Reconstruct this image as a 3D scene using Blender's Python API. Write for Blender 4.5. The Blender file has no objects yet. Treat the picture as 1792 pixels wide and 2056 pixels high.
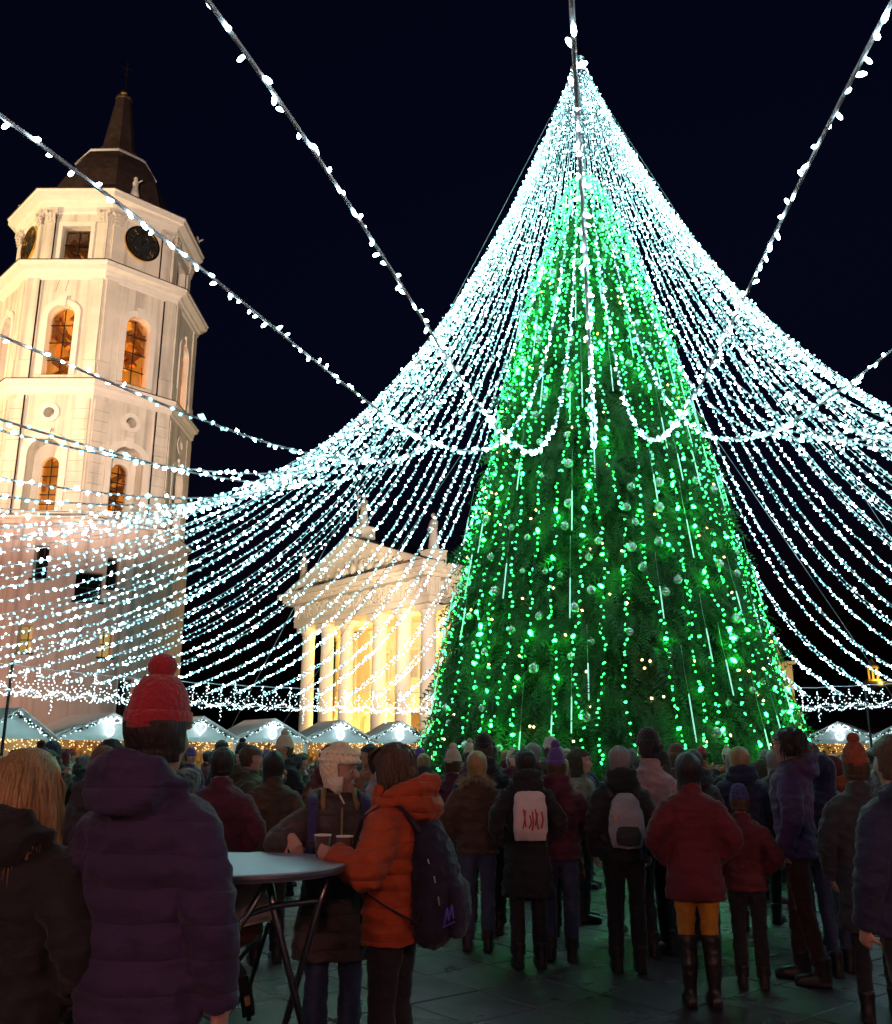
import bpy, bmesh, math, random
import numpy as np
from mathutils import Vector, Matrix, noise
PI = math.pi
random.seed(7); rng = np.random.default_rng(7)
sc = bpy.context.scene
COL = sc.collection
R = math.radians

# ------------------------------------------------------------------ camera, sky, exposure
F, TH, CX, CY, EYE = 1850.0, math.atan(490 / 1850), 896.0, 1028.0, 1.65
cs, sn = math.cos(TH), math.sin(TH)
cd = bpy.data.cameras.new('camera'); cam = bpy.data.objects.new('camera', cd); COL.objects.link(cam)
cam.location = (0, 0, EYE); cam.rotation_euler = (PI / 2 + TH, 0, 0)
cd.sensor_fit = 'HORIZONTAL'; cd.sensor_width = 36; cd.lens = 36 * F / 1792
cd.clip_start = .05; cd.clip_end = 2000
sc.camera = cam
w = bpy.data.worlds.new('World'); sc.world = w; w.use_nodes = True
wn = w.node_tree.nodes; wl = w.node_tree.links
sky = wn.new('ShaderNodeTexSky'); sky.sky_type = 'NISHITA'; sky.sun_disc = False
sky.sun_elevation = R(-2.6); sky.sun_rotation = R(200); sky.ozone_density = 4.0
bg = wn['Background']; bg.inputs[1].default_value = 0.09
wl.new(sky.outputs[0], bg.inputs[0])
sc.view_settings.view_transform = 'Standard'; sc.view_settings.look = 'None'
sc.view_settings.exposure = 0.0; sc.view_settings.gamma = 1.0
sc.render.engine = 'CYCLES'
sc.cycles.use_denoising = True
sc.cycles.use_light_tree = True
sc.cycles.max_bounces = 5; sc.cycles.diffuse_bounces = 2; sc.cycles.glossy_bounces = 2
sc.cycles.transmission_bounces = 3; sc.cycles.transparent_max_bounces = 12
sc.cycles.sample_clamp_indirect = 3.0

def ray(px, py):
    v = CY - py
    return ((px - CX) / (F * cs - v * sn), 1.0, (F * sn + v * cs) / (F * cs - v * sn))
def at(px, py, Y):                                   # photo coordinates (1792 wide) -> point at distance Y
    d = ray(px, py); return Vector((d[0] * Y, Y, EYE + d[2] * Y))
def pix(p):
    y, z = p[1], p[2] - EYE; d = y * cs + z * sn
    return (CX + F * p[0] / d, CY - F * (-y * sn + z * cs) / d) if d > .1 else (-9e3, -9e3)

# ------------------------------------------------------------------ materials
MATS = {}
def mat(name, col, rough=.7, metal=0., bump=0., bscale=20., var=0., vscale=4., emit=None, es=0., sample=None, spec=None, sheen=0., stretch=None):
    if name in MATS: return MATS[name]
    m = bpy.data.materials.new(name); m.use_nodes = True; MATS[name] = m
    N, L = m.node_tree.nodes, m.node_tree.links; b = N['Principled BSDF']
    b.inputs['Base Color'].default_value = (*col, 1); b.inputs['Roughness'].default_value = rough; b.inputs['Metallic'].default_value = metal
    if spec is not None: b.inputs['Specular IOR Level'].default_value = spec
    if sheen: b.inputs['Sheen Weight'].default_value = sheen
    if var or bump:
        tc = N.new('ShaderNodeTexCoord'); src = tc.outputs['Object']
        if stretch:
            mp = N.new('ShaderNodeMapping'); mp.inputs['Scale'].default_value = stretch; L.new(src, mp.inputs[0]); src = mp.outputs[0]
    if var:
        n = N.new('ShaderNodeTexNoise'); n.inputs['Scale'].default_value = vscale; n.inputs['Detail'].default_value = 7; n.inputs['Roughness'].default_value = .65
        L.new(src, n.inputs['Vector'])
        r = N.new('ShaderNodeMapRange'); r.inputs[1].default_value = .3; r.inputs[2].default_value = .7
        r.inputs[3].default_value = 1 - var; r.inputs[4].default_value = 1 + var; L.new(n.outputs[0], r.inputs[0])
        x = N.new('ShaderNodeMix'); x.data_type = 'RGBA'; x.blend_type = 'MULTIPLY'; x.inputs[0].default_value = 1
        x.inputs[6].default_value = (*col, 1); L.new(r.outputs[0], x.inputs[7]); L.new(x.outputs[2], b.inputs['Base Color'])
    if bump:
        n = N.new('ShaderNodeTexNoise'); n.inputs['Scale'].default_value = bscale; n.inputs['Detail'].default_value = 5; L.new(src, n.inputs['Vector'])
        bp = N.new('ShaderNodeBump'); bp.inputs['Strength'].default_value = bump; bp.inputs['Distance'].default_value = .02
        L.new(n.outputs[0], bp.inputs['Height']); L.new(bp.outputs[0], b.inputs['Normal'])
    if emit:
        b.inputs['Emission Color'].default_value = (*emit, 1); b.inputs['Emission Strength'].default_value = es
        if sample: m.cycles.emission_sampling = sample
    return m
def glass_mat(name, tint=(.9, .95, 1)):
    m = bpy.data.materials.new(name); m.use_nodes = True; N, L = m.node_tree.nodes, m.node_tree.links
    N.remove(N['Principled BSDF']); t = N.new('ShaderNodeBsdfTransparent'); t.inputs[0].default_value = (*tint, 1)
    g = N.new('ShaderNodeBsdfGlossy'); g.inputs['Roughness'].default_value = .05
    fr = N.new('ShaderNodeFresnel'); fr.inputs[0].default_value = 1.45; x = N.new('ShaderNodeMixShader')
    L.new(fr.outputs[0], x.inputs[0]); L.new(t.outputs[0], x.inputs[1]); L.new(g.outputs[0], x.inputs[2]); L.new(x.outputs[0], N['Material Output'].inputs[0])
    return m
PLASTER = mat('tower_plaster', (.72, .66, .56), .85, bump=.3, bscale=3, var=.17, vscale=.45)
def streaks(m):                                     # rain streaks on old plaster
    N, L = m.node_tree.nodes, m.node_tree.links; b = N['Principled BSDF']
    old = b.inputs['Base Color'].links[0].from_socket
    tc = N.new('ShaderNodeTexCoord'); mp = N.new('ShaderNodeMapping'); mp.inputs['Scale'].default_value = (1.6, 1.6, .07); L.new(tc.outputs['Object'], mp.inputs[0])
    n = N.new('ShaderNodeTexNoise'); n.inputs['Scale'].default_value = 1.4; n.inputs['Detail'].default_value = 6; L.new(mp.outputs[0], n.inputs['Vector'])
    r = N.new('ShaderNodeMapRange'); r.inputs[1].default_value = .48; r.inputs[2].default_value = .75; r.inputs[3].default_value = 1.; r.inputs[4].default_value = .52; L.new(n.outputs[0], r.inputs[0])
    x = N.new('ShaderNodeMix'); x.data_type = 'RGBA'; x.blend_type = 'MULTIPLY'; x.inputs[0].default_value = 1
    L.new(old, x.inputs[6]); L.new(r.outputs[0], x.inputs[7]); L.new(x.outputs[2], b.inputs['Base Color'])
streaks(PLASTER)
TRIM = mat('tower_trim', (.80, .75, .66), .8, bump=.15, bscale=5, var=.06, vscale=1.5)
PINKPLASTER = mat('base_plaster', (.76, .61, .54), .85, bump=.25, bscale=2.5, var=.12, vscale=.35); streaks(PINKPLASTER)
TIN = mat('dark_tin_roof', (.055, .035, .03), .5, .3, bump=.3, bscale=8, var=.4, vscale=2)
LEAD = mat('ledge_flashing', (.05, .045, .045), .6, .4)
SNOW = mat('snow', (.8, .8, .82), .9, bump=.4, bscale=6)
GOLD = mat('gilding', (.85, .52, .12), .25, 1.)
WOOD = mat('belfry_timber', (.42, .24, .10), .75, bump=.4, bscale=12, var=.4, vscale=6, stretch=(1, 1, 6))
IRON = mat('dark_iron', (.03, .03, .035), .5, .8)
STEEL = mat('steel_tube', (.22, .22, .24), .32, 1., bump=.05, bscale=60)
PANE = glass_mat('window_glass', (.55, .5, .44))
STONE = mat('portico_stone', (.70, .64, .54), .8, bump=.2, bscale=4, var=.08, vscale=.8)
RELIEF = mat('relief_stone', (.66, .61, .53), .85, bump=.5, bscale=9, var=.15, vscale=4)
STATUE = mat('statue_stone', (.5, .47, .43), .85, bump=.5, bscale=10, var=.2, vscale=5)
DARKROOM = mat('dark_interior', (.03, .025, .02), .9)
CANVAS = mat('stall_canvas', (.78, .80, .80), .6, bump=.25, bscale=2.5, var=.05, vscale=1)
BOARD = mat('stall_board', (.62, .60, .56), .7, bump=.2, bscale=6, var=.1, vscale=3)
GREENERY = mat('fir_garland', (.03, .09, .035), .8)
FIR = mat('fir_needles', (.045, .125, .034), .65, var=.45, vscale=1.2)
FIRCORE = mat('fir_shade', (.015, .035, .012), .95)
BARK = mat('bark', (.09, .06, .04), .9, bump=.6, bscale=12)
WIRE = mat('white_cable', (.88, .86, .92), .5)
THINWIRE = mat('steel_cable', (.4, .42, .45), .35, .6)
BULB = mat('white_led', (.9, .95, .95), .4, emit=(.62, .92, 1.), es=16.)
BULBFAR = mat('white_led_small', (.9, .95, .95), .4, emit=(.36, .90, 1.), es=2.4)
BULBHOT = mat('white_led_hot', (.9, .95, .95), .4, emit=(.52, .93, 1.), es=32.)
RIMLED = mat('rim_led', (.9, .95, .95), .4, emit=(.70, .95, 1.), es=3.6)
GREENLED = mat('green_led', (.2, .9, .4), .4, emit=(.03, 1., .15), es=8.)
GREENHOT = mat('green_led_bright', (.4, .9, .6), .4, emit=(.012, 1., .09), es=60.)
TUBELED = mat('meteor_led', (.8, .95, .95), .4, emit=(.36, .95, .75), es=.75)
WARMLED = mat('warm_led', (.9, .8, .6), .4, emit=(1., .62, .25), es=6.)
SILVER = mat('silver_ball', (.92, .91, .89), .14, .68)
CAPM = mat('ball_cap', (.35, .35, .33), .4, .8)
def wet_slab():
    m = mat('granite_slab', (.052, .036, .048), .3, bump=.5, bscale=120, var=.3, vscale=2.)
    N, L = m.node_tree.nodes, m.node_tree.links; b = N['Principled BSDF']
    g = N.new('ShaderNodeNewGeometry')
    n = N.new('ShaderNodeTexNoise'); n.inputs['Scale'].default_value = .9; n.inputs['Detail'].default_value = 6; L.new(g.outputs['Position'], n.inputs['Vector'])
    r = N.new('ShaderNodeMapRange'); r.inputs[1].default_value = .35; r.inputs[2].default_value = .65; r.inputs[3].default_value = .16; r.inputs[4].default_value = .45
    L.new(n.outputs[0], r.inputs[0]); L.new(r.outputs[0], b.inputs['Roughness'])
    oi = N.new('ShaderNodeObjectInfo')
    return m
SLAB = wet_slab()
JOINT = mat('slab_joint', (.02, .019, .019), .8)

# ------------------------------------------------------------------ mesh builder
class MB:
    def __init__(s): s.v = []; s.f = []; s.m = []
    def add(s, vs, fs, m=0):
        o = len(s.v); s.v.extend([tuple(p) for p in vs]); s.f.extend([tuple(i + o for i in q) for q in fs]); s.m.extend([m] * len(fs)); return s
    def box(s, c, d, rz=0., m=0, M=None):
        x, y, z = d[0] / 2, d[1] / 2, d[2] / 2
        vs = [Vector((a * x, b * y, e * z)) for a in (-1, 1) for b in (-1, 1) for e in (-1, 1)]
        if M is not None: vs = [M @ q for q in vs]
        elif rz: vs = [Matrix.Rotation(rz, 3, 'Z') @ q for q in vs]
        c = Vector(c); vs = [q + c for q in vs]
        return s.add(vs, [(0, 1, 3, 2), (4, 6, 7, 5), (0, 4, 5, 1), (2, 3, 7, 6), (0, 2, 6, 4), (1, 5, 7, 3)], m)
    def beam(s, a, b, wx, wy, m=0):
        a, b = Vector(a), Vector(b); d = (b - a); q = d.to_track_quat('Z', 'Y').to_matrix()
        return s.box((a + b) / 2, (wx, wy, d.length), M=q, m=m)
    def tube(s, pts, rad, n=8, m=0, ref=(0, 0, 1), closed=False):
        """swept rings; rad = number or (r) list or (ra, rb) list, ra along side, rb along up"""
        P = [Vector(p) for p in pts]; k = len(P); o = len(s.v)
        rr = [rad] * k if not isinstance(rad, (list, tuple)) else list(rad)
        ref = Vector(ref)
        for i, p in enumerate(P):
            if closed: t = P[(i + 1) % k] - P[i - 1]
            else: t = P[min(i + 1, k - 1)] - P[max(i - 1, 0)]
            if t.length < 1e-9: t = Vector((0, 0, 1))
            t.normalize(); a = t.cross(ref)
            if a.length < 1e-3: a = t.cross(Vector((1, 0, 0)))
            a.normalize(); b = a.cross(t)
            ra, rb = rr[i] if isinstance(rr[i], (tuple, list)) else (rr[i], rr[i])
            for j in range(n):
                q = 2 * PI * j / n; s.v.append(tuple(p + a * (ra * math.cos(q)) + b * (rb * math.sin(q))))
        for i in range(k if closed else k - 1):
            i2 = (i + 1) % k
            for j in range(n):
                j2 = (j + 1) % n; s.f.append((o + i * n + j, o + i * n + j2, o + i2 * n + j2, o + i2 * n + j)); s.m.append(m)
        if not closed:
            s.f.append(tuple(o + j for j in range(n))[::-1]); s.f.append(tuple(o + (k - 1) * n + j for j in range(n))); s.m += [m, m]
        return s
    def lathe(s, prof, n=24, c=(0, 0, 0), ph=0., m=0, cap=True):
        o = len(s.v)
        for r, z in prof:
            for j in range(n):
                a = ph + 2 * PI * j / n; s.v.append((c[0] + r * math.cos(a), c[1] + r * math.sin(a), c[2] + z))
        for i in range(len(prof) - 1):
            for j in range(n):
                j2 = (j + 1) % n; s.f.append((o + i * n + j, o + i * n + j2, o + (i + 1) * n + j2, o + (i + 1) * n + j)); s.m.append(m)
        if cap:
            s.f.append(tuple(o + j for j in range(n))[::-1]); s.f.append(tuple(o + (len(prof) - 1) * n + j for j in range(n))); s.m += [m, m]
        return s
    def ell(s, c, r, n=12, k=8, m=0, M=None):
        o = len(s.v); c = Vector(c)
        for i in range(k + 1):
            a = -PI / 2 + PI * i / k
            for j in range(n):
                b = 2 * PI * j / n; q = Vector((r[0] * math.cos(a) * math.cos(b), r[1] * math.cos(a) * math.sin(b), r[2] * math.sin(a)))
                s.v.append(tuple(c + (M @ q if M is not None else q)))
        for i in range(k):
            for j in range(n):
                j2 = (j + 1) % n; s.f.append((o + i * n + j, o + i * n + j2, o + (i + 1) * n + j2, o + (i + 1) * n + j)); s.m.append(m)
        return s
    def ext(s, poly, T, d0, d1, m=0):
        """extrude 2-D polygon (u,v) between depths d0,d1; T(u,v,d)->point"""
        n = len(poly); vs = [T(u, v, d0) for u, v in poly] + [T(u, v, d1) for u, v in poly]
        fs = [tuple(range(n)), tuple(range(2 * n - 1, n - 1, -1))] + [(i, (i + 1) % n + 0, (i + 1) % n + n, i + n)[::-1] for i in range(n)]
        return s.add(vs, fs, m)
    def mesh(s, name, mats, smooth=False):
        me = bpy.data.meshes.new(name); me.from_pydata(s.v, [], s.f)
        for x in (mats if isinstance(mats, (list, tuple)) else [mats]): me.materials.append(x)
        me.polygons.foreach_set('material_index', s.m)
        bm = bmesh.new(); bm.from_mesh(me); bmesh.ops.recalc_face_normals(bm, faces=bm.faces); bm.to_mesh(me); bm.free()
        if smooth: me.polygons.foreach_set('use_smooth', [True] * len(me.polygons))
        return me
    def build(s, name, mats, parent=None, smooth=False, loc=None):
        return link(name, s.mesh(name, mats, smooth), parent, loc)
def link(name, me, parent=None, loc=None, rz=0.):
    o = bpy.data.objects.new(name, me); COL.objects.link(o)
    if parent is not None: o.parent = parent
    if loc is not None: o.location = loc
    if rz: o.rotation_euler.z = rz
    return o
def thing(name, label, cat, loc=(0, 0, 0), rz=0., group=None):
    return tag(link(name, None, None, loc, rz), label, cat, group)
def tag(o, label, cat, group=None):
    o['label'] = label; o['category'] = cat
    if group: o['group'] = group
    return o
ORD = 'first second third fourth fifth sixth seventh eighth ninth tenth eleventh twelfth thirteenth fourteenth fifteenth sixteenth seventeenth eighteenth nineteenth twentieth'.split()
def nth(i): return ORD[i] if i < 20 else '%s-%s' % (('twenty', 'thirty', 'forty', 'fifty')[(i + 1) // 10 - 2], ORD[(i + 1) % 10 - 1]) if (i + 1) % 10 else ('thirtieth', 'fortieth', 'fiftieth')[(i + 1) // 10 - 3]
def np_mesh(name, V, Fq, mats, smooth=False):
    """fast mesh from arrays; Fq (n,3) or (n,4)"""
    me = bpy.data.meshes.new(name); k = Fq.shape[1]; n = len(Fq)
    me.vertices.add(len(V)); me.vertices.foreach_set('co', np.asarray(V, np.float32).ravel())
    me.loops.add(n * k); me.loops.foreach_set('vertex_index', np.asarray(Fq, np.int32).ravel())
    me.polygons.add(n); me.polygons.foreach_set('loop_start', np.arange(0, n * k, k, dtype=np.int32))
    me.update(calc_edges=True)
    for x in (mats if isinstance(mats, (list, tuple)) else [mats]): me.materials.append(x)
    if smooth: me.polygons.foreach_set('use_smooth', np.ones(n, bool))
    return me
def rand_rot(n):
    q = rng.normal(size=(n, 4)); q /= np.linalg.norm(q, axis=1)[:, None]; a, b, c, d = q.T
    return np.stack([np.stack([1 - 2 * (c * c + d * d), 2 * (b * c - a * d), 2 * (b * d + a * c)], -1),
                     np.stack([2 * (b * c + a * d), 1 - 2 * (b * b + d * d), 2 * (c * d - a * b)], -1),
                     np.stack([2 * (b * d - a * c), 2 * (c * d + a * b), 1 - 2 * (b * b + c * c)], -1)], 1)
OCT_V = np.array([(1, 0, 0), (-1, 0, 0), (0, 1, 0), (0, -1, 0), (0, 0, 1.25), (0, 0, -1.25)]) * .5
OCT_F = np.array([(0, 2, 4), (2, 1, 4), (1, 3, 4), (3, 0, 4), (2, 0, 5), (1, 2, 5), (3, 1, 5), (0, 3, 5)])
def bulbs_mesh(name, P, size, material, tv=OCT_V, tf=OCT_F):
    P = np.asarray(P, float); n = len(P); size = np.broadcast_to(size, (n,))
    V = np.einsum('nij,kj->nki', rand_rot(n), tv) * size[:, None, None] + P[:, None]
    Fq = (tf[None] + (np.arange(n) * len(tv))[:, None, None]).reshape(-1, 3)
    return np_mesh(name, V.reshape(-1, 3), Fq, material)
SCRATCH = bpy.data.scenes.new('scratch')               # modifiers are applied here, away from the big scene
def evaluated(me, mods):
    """apply modifiers [(type, {props})] to a mesh and return the result"""
    o = bpy.data.objects.new('tmp', me); SCRATCH.collection.objects.link(o)
    for t, pr in mods:
        md = o.modifiers.new(t, t)
        for k, v in pr.items(): setattr(md, k, v)
    vl = SCRATCH.view_layers[0]; vl.update(); dg = vl.depsgraph
    r = bpy.data.meshes.new_from_object(o.evaluated_get(dg), depsgraph=dg)
    bpy.data.objects.remove(o); r.name = me.name
    return r
def fuse(mb, name, mats, voxel=.02, smooth=4, wrinkle=0., wscale=9., fac=.5):
    me = mb.mesh(name, mats)
    r = evaluated(me, [('REMESH', dict(mode='VOXEL', voxel_size=voxel, use_smooth_shade=True)), ('SMOOTH', dict(factor=fac, iterations=smooth))])
    if wrinkle:
        n = len(r.vertices); co = np.empty(n * 3, np.float32); r.vertices.foreach_get('co', co); co = co.reshape(-1, 3)
        nr_ = np.empty(n * 3, np.float32); r.vertex_normals.foreach_get('vector', nr_); nr_ = nr_.reshape(-1, 3)
        am = np.array([1 - abs(noise.noise(Vector((x * wscale, y * wscale, z * wscale * 1.6)))) for x, y, z in co.tolist()])
        a2 = np.array([noise.noise(Vector((x * wscale * 3.1, y * wscale * 3.1, z * wscale * 4.5))) for x, y, z in co.tolist()])
        co = co + nr_ * (wrinkle * (am * am - .6 + .3 * a2))[:, None]
        r.vertices.foreach_set('co', co.ravel().astype(np.float32)); r.update()
    r.materials.clear()
    for x in (mats if isinstance(mats, (list, tuple)) else [mats]): r.materials.append(x)
    r.polygons.foreach_set('use_smooth', [True] * len(r.polygons))
    return r
# ------------------------------------------------------------------ ground
g = MB(); g.add([(-400, -60, -.03), (400, -60, -.03), (400, 600, -.03), (-400, 600, -.03)], [(0, 1, 2, 3)])
ground = g.build('ground', JOINT); ground['kind'] = 'structure'
SL = .62; SROT = R(38)
sm = MB(); h = SL / 2 - .006; bz = .006
sm.add([(-h, -h, -.03), (h, -h, -.03), (h, h, -.03), (-h, h, -.03), (-h, -h, -bz), (h, -h, -bz), (h, h, -bz), (-h, h, -bz),
        (-h + bz, -h + bz, 0), (h - bz, -h + bz, 0), (h - bz, h - bz, 0), (-h + bz, h - bz, 0)],
       [(0, 1, 5, 4), (1, 2, 6, 5), (2, 3, 7, 6), (3, 0, 4, 7), (4, 5, 9, 8), (5, 6, 10, 9), (6, 7, 11, 10), (7, 4, 8, 11), (8, 9, 10, 11)])
slab_me = sm.mesh('slab', SLAB)
cells = []
cr, sr = math.cos(SROT), math.sin(SROT)
for i in range(-90, 91):
    for j in range(-90, 91):
        x, y = (i * cr - j * sr) * SL + .17, (i * sr + j * cr) * SL + 14
        if y < -6 or math.hypot(x - 3, y - 20) > 33: continue
        u, v_ = pix((x, y, 0)) if y > 1 else (0, 9e3)
        vis = -80 < u < 1870 and 1700 < v_ < 2120
        cells.append((0 if vis else 1, y, x))
cells.sort(); rest = []
for q, (vis, y, x) in enumerate(cells):
    dz = random.uniform(-.0025, .0025)
    if q < 300:
        o = link('slab', slab_me, ground, (x, y, dz), SROT); o.rotation_euler.x = random.uniform(-.002, .002)
    else: rest.append((x, y, dz))
tv = np.array([v.co[:] for v in slab_me.vertices]); rot = np.array([[cr, -sr, 0], [sr, cr, 0], [0, 0, 1]]); tv = tv @ rot.T
tf = np.array([list(p.vertices) for p in slab_me.polygons]); P = np.array(rest)
o = link('paving_slabs', np_mesh('paving_slabs', (tv[None] + P[:, None]).reshape(-1, 3), (tf[None] + (np.arange(len(P)) * len(tv))[:, None, None]).reshape(-1, 4), SLAB), ground)
o['kind'] = 'stuff'

# ------------------------------------------------------------------ bell tower
TWX, TWY = -23.95, 58.4
tower = thing('bell_tower', 'tall cream octagonal bell tower with clock, lit arched windows and dark spire', 'tower', (TWX, TWY, 0), math.atan2(-TWY, -TWX))
# local +X points at the camera, vertex 0 of the octagon lies on it; face k lies between vertex k and k+1
def face_T(k, Rc):
    a = R(45 * k + 22.5); n = Vector((math.cos(a), math.sin(a), 0)); t = Vector((-math.sin(a), math.cos(a), 0)); ap = Rc * math.cos(R(22.5))
    return lambda u, v, d=0.: n * (ap + d) + t * u + Vector((0, 0, v))
def arch(w_, v0, v1, n=12):                       # arched outline, CCW
    r = w_ / 2; c = v1 - r
    return [(-r, v0), (r, v0)] + [(r * math.cos(PI * i / n), c + r * math.sin(PI * i / n)) for i in range(n + 1)]
def rect(w_, v0, v1): r = w_ / 2; return [(-r, v0), (r, v0), (r, v1), (-r, v1)]
def circ(r, cv, n=20): return [(r * math.cos(2 * PI * i / n), cv + r * math.sin(2 * PI * i / n)) for i in range(n)]
def holed(mb, T, outer, holes, d=0., m=0):
    bm = bmesh.new(); eds = []
    for loop in [outer] + holes:
        vs = [bm.verts.new((u, v, 0)) for u, v in loop]
        eds += [bm.edges.new((vs[i], vs[(i + 1) % len(vs)])) for i in range(len(vs))]
    bmesh.ops.triangle_fill(bm, use_beauty=True, use_dissolve=False, edges=eds)
    bm.verts.index_update()
    mb.add([T(v.co.x, v.co.y, d) for v in bm.verts], [tuple(v.index for v in f.verts) for f in bm.faces], m); bm.free()
def band(mb, T, inner, outer, d0, d1, m=0, open_ends=False):   # raised band between two equal-length outlines
    n = len(inner)
    vs = [T(u, v, d1) for u, v in inner] + [T(u, v, d1) for u, v in outer] + [T(u, v, d0) for u, v in outer] + [T(u, v, d0) for u, v in inner]
    fs = []
    for i in range(n):
        j = (i + 1) % n
        fs += [(i, j, n + j, n + i), (n + i, n + j, 2 * n + j, 2 * n + i), (j, i, 3 * n + i, 3 * n + j)]
    mb.add(vs, fs, m)
def reveal(mb, T, ol, d0, d1, m=0, back=False):
    n = len(ol); vs = [T(u, v, d0) for u, v in ol] + [T(u, v, d1) for u, v in ol]
    mb.add(vs, [(i, (i + 1) % n, (i + 1) % n + n, i + n) for i in range(n)] + ([tuple(range(n, 2 * n))] if back else []), m)
def oct_ring(name, prof, mats, m=0):
    b = MB(); b.lathe(prof, 8, ph=0., m=m); return b.build(name, mats, tower)
RB, R3, R2_, R1 = 6.95, 6.66, 6.47, 5.66
Z4, Z3, Z2, Z1 = 15.1, 23.75, 31.7, 37.2
VISF = (-2, -1, 0, 1)
def strip(mb, T, u0, u1, v0, v1, d0, d1, m=0): mb.ext([(u0, v0), (u1, v0), (u1, v1), (u0, v1)], T, d0, d1, m)
WINS = []
def window(T, ol, depth, nh, nv=1, lit=True):
    us = [p[0] for p in ol]; vs = [p[1] for p in ol]; u0, u1, v0, v1 = min(us), max(us), min(vs), max(vs)
    b = MB(); b.add([T(u, v, -depth) for u, v in ol], [tuple(range(len(ol)))]); wi = b.build('window', PANE, tower)
    f = MB()
    for i in range(1, nh + 1): v = v0 + (v1 - v0) * i / (nh + 1); strip(f, T, u0, u1, v - .03, v + .03, -depth + .01, -depth + .06)
    for i in range(1, nv + 1): u = u0 + (u1 - u0) * i / (nv + 1); strip(f, T, u - .03, u + .03, v0, v1 - .12, -depth + .015, -depth + .055)
    f.build('glazing_bar', IRON, wi)
    return wi
def keystone(T, w_, vt, d=.16):
    b = MB(); b.ext([(-.18, vt - .05), (.18, vt - .05), (.26, vt + .62), (-.26, vt + .62)], T, .02, d); b.build('keystone', TRIM, tower)
ROM = {1: 'I', 2: 'II', 3: 'III', 4: 'IV', 5: 'V', 6: 'VI', 7: 'VII', 8: 'VIII', 9: 'IX', 10: 'X', 11: 'XI', 12: 'XII'}
def clock(T, cv, r, d):
    b = MB(); b.ext(circ(r, cv, 40), T, d - .3, d); c = b.build('clock', mat('clock_face', (.02, .025, .03), .3), tower)
    b = MB(); band(b, T, circ(r * .985, cv, 40), circ(r * 1.09, cv, 40), d - .1, d + .07); b.build('rim', GOLD, c)
    b = MB(); band(b, T, circ(r * .5, cv, 40), circ(r * .54, cv, 40), d, d + .03); b.build('ring', GOLD, c)
    b = MB()
    for hour, txt in ROM.items():
        a = PI / 2 - hour * PI / 6; ca, sa = math.cos(a), math.sin(a)
        w_ = {'I': .09, 'V': .16, 'X': .16}; tot = sum(w_[q] for q in txt) * r; x = -tot / 2
        def st(x0, y0, x1, y1):
            hw = .018 * r; q = [(x0 - hw, y0), (x0 + hw, y0), (x1 + hw, y1), (x1 - hw, y1)]
            b.ext([((px * sa + (r * .75 + py) * ca), cv + (-px * ca + (r * .75 + py) * sa)) for px, py in q], T, d, d + .035)
        hh = .17 * r
        for q in txt:
            ww = w_[q] * r
            if q == 'I': st(x + ww / 2, -hh, x + ww / 2, hh)
            elif q == 'V': st(x + ww / 2, -hh, x + .1 * ww, hh); st(x + ww / 2, -hh, x + .9 * ww, hh)
            else: st(x + .1 * ww, -hh, x + .9 * ww, hh); st(x + .9 * ww, -hh, x + .1 * ww, hh)
            x += ww
    b.build('numerals', GOLD, c)
    b = MB()
    for a, ln, wd in ((R(52), .5, .05), (R(95), .78, .035)):
        ca, sa = math.cos(a), math.sin(a)
        q = [(-.14, -wd), (-.14, wd), (ln, wd * .4), (ln, -wd * .4)]
        b.ext([((px * ca - py * sa) * r, cv + (px * sa + py * ca) * r) for px, py in q], T, d + .045, d + .06)
    b.build('hand', GOLD, c)
def capital(T, u, v0, w_):
    b = MB()
    for i in range(3):                                # leaf rows
        for j in range(3):
            uu = u + (j - 1) * w_ * .34; v = v0 + i * .2
            b.ext([(uu - w_ * .2, v), (uu + w_ * .2, v), (uu + w_ * .12, v + .2), (uu, v + .3), (uu - w_ * .12, v + .2)], T, .16, .22 + .06 * i + .03 * (j % 2))
    for s_ in (-1, 1): b.ext(circ(.13, 0, 10) and [(u + s_ * w_ * .55 + x, v0 + .72 + y) for x, y in circ(.14, 0, 10)], T, .14, .36)
    strip(b, T, u - w_ * .72, u + w_ * .72, v0 + .84, v0 + .98, .12, .36)
    b.build('capital', RELIEF, tower)
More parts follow.
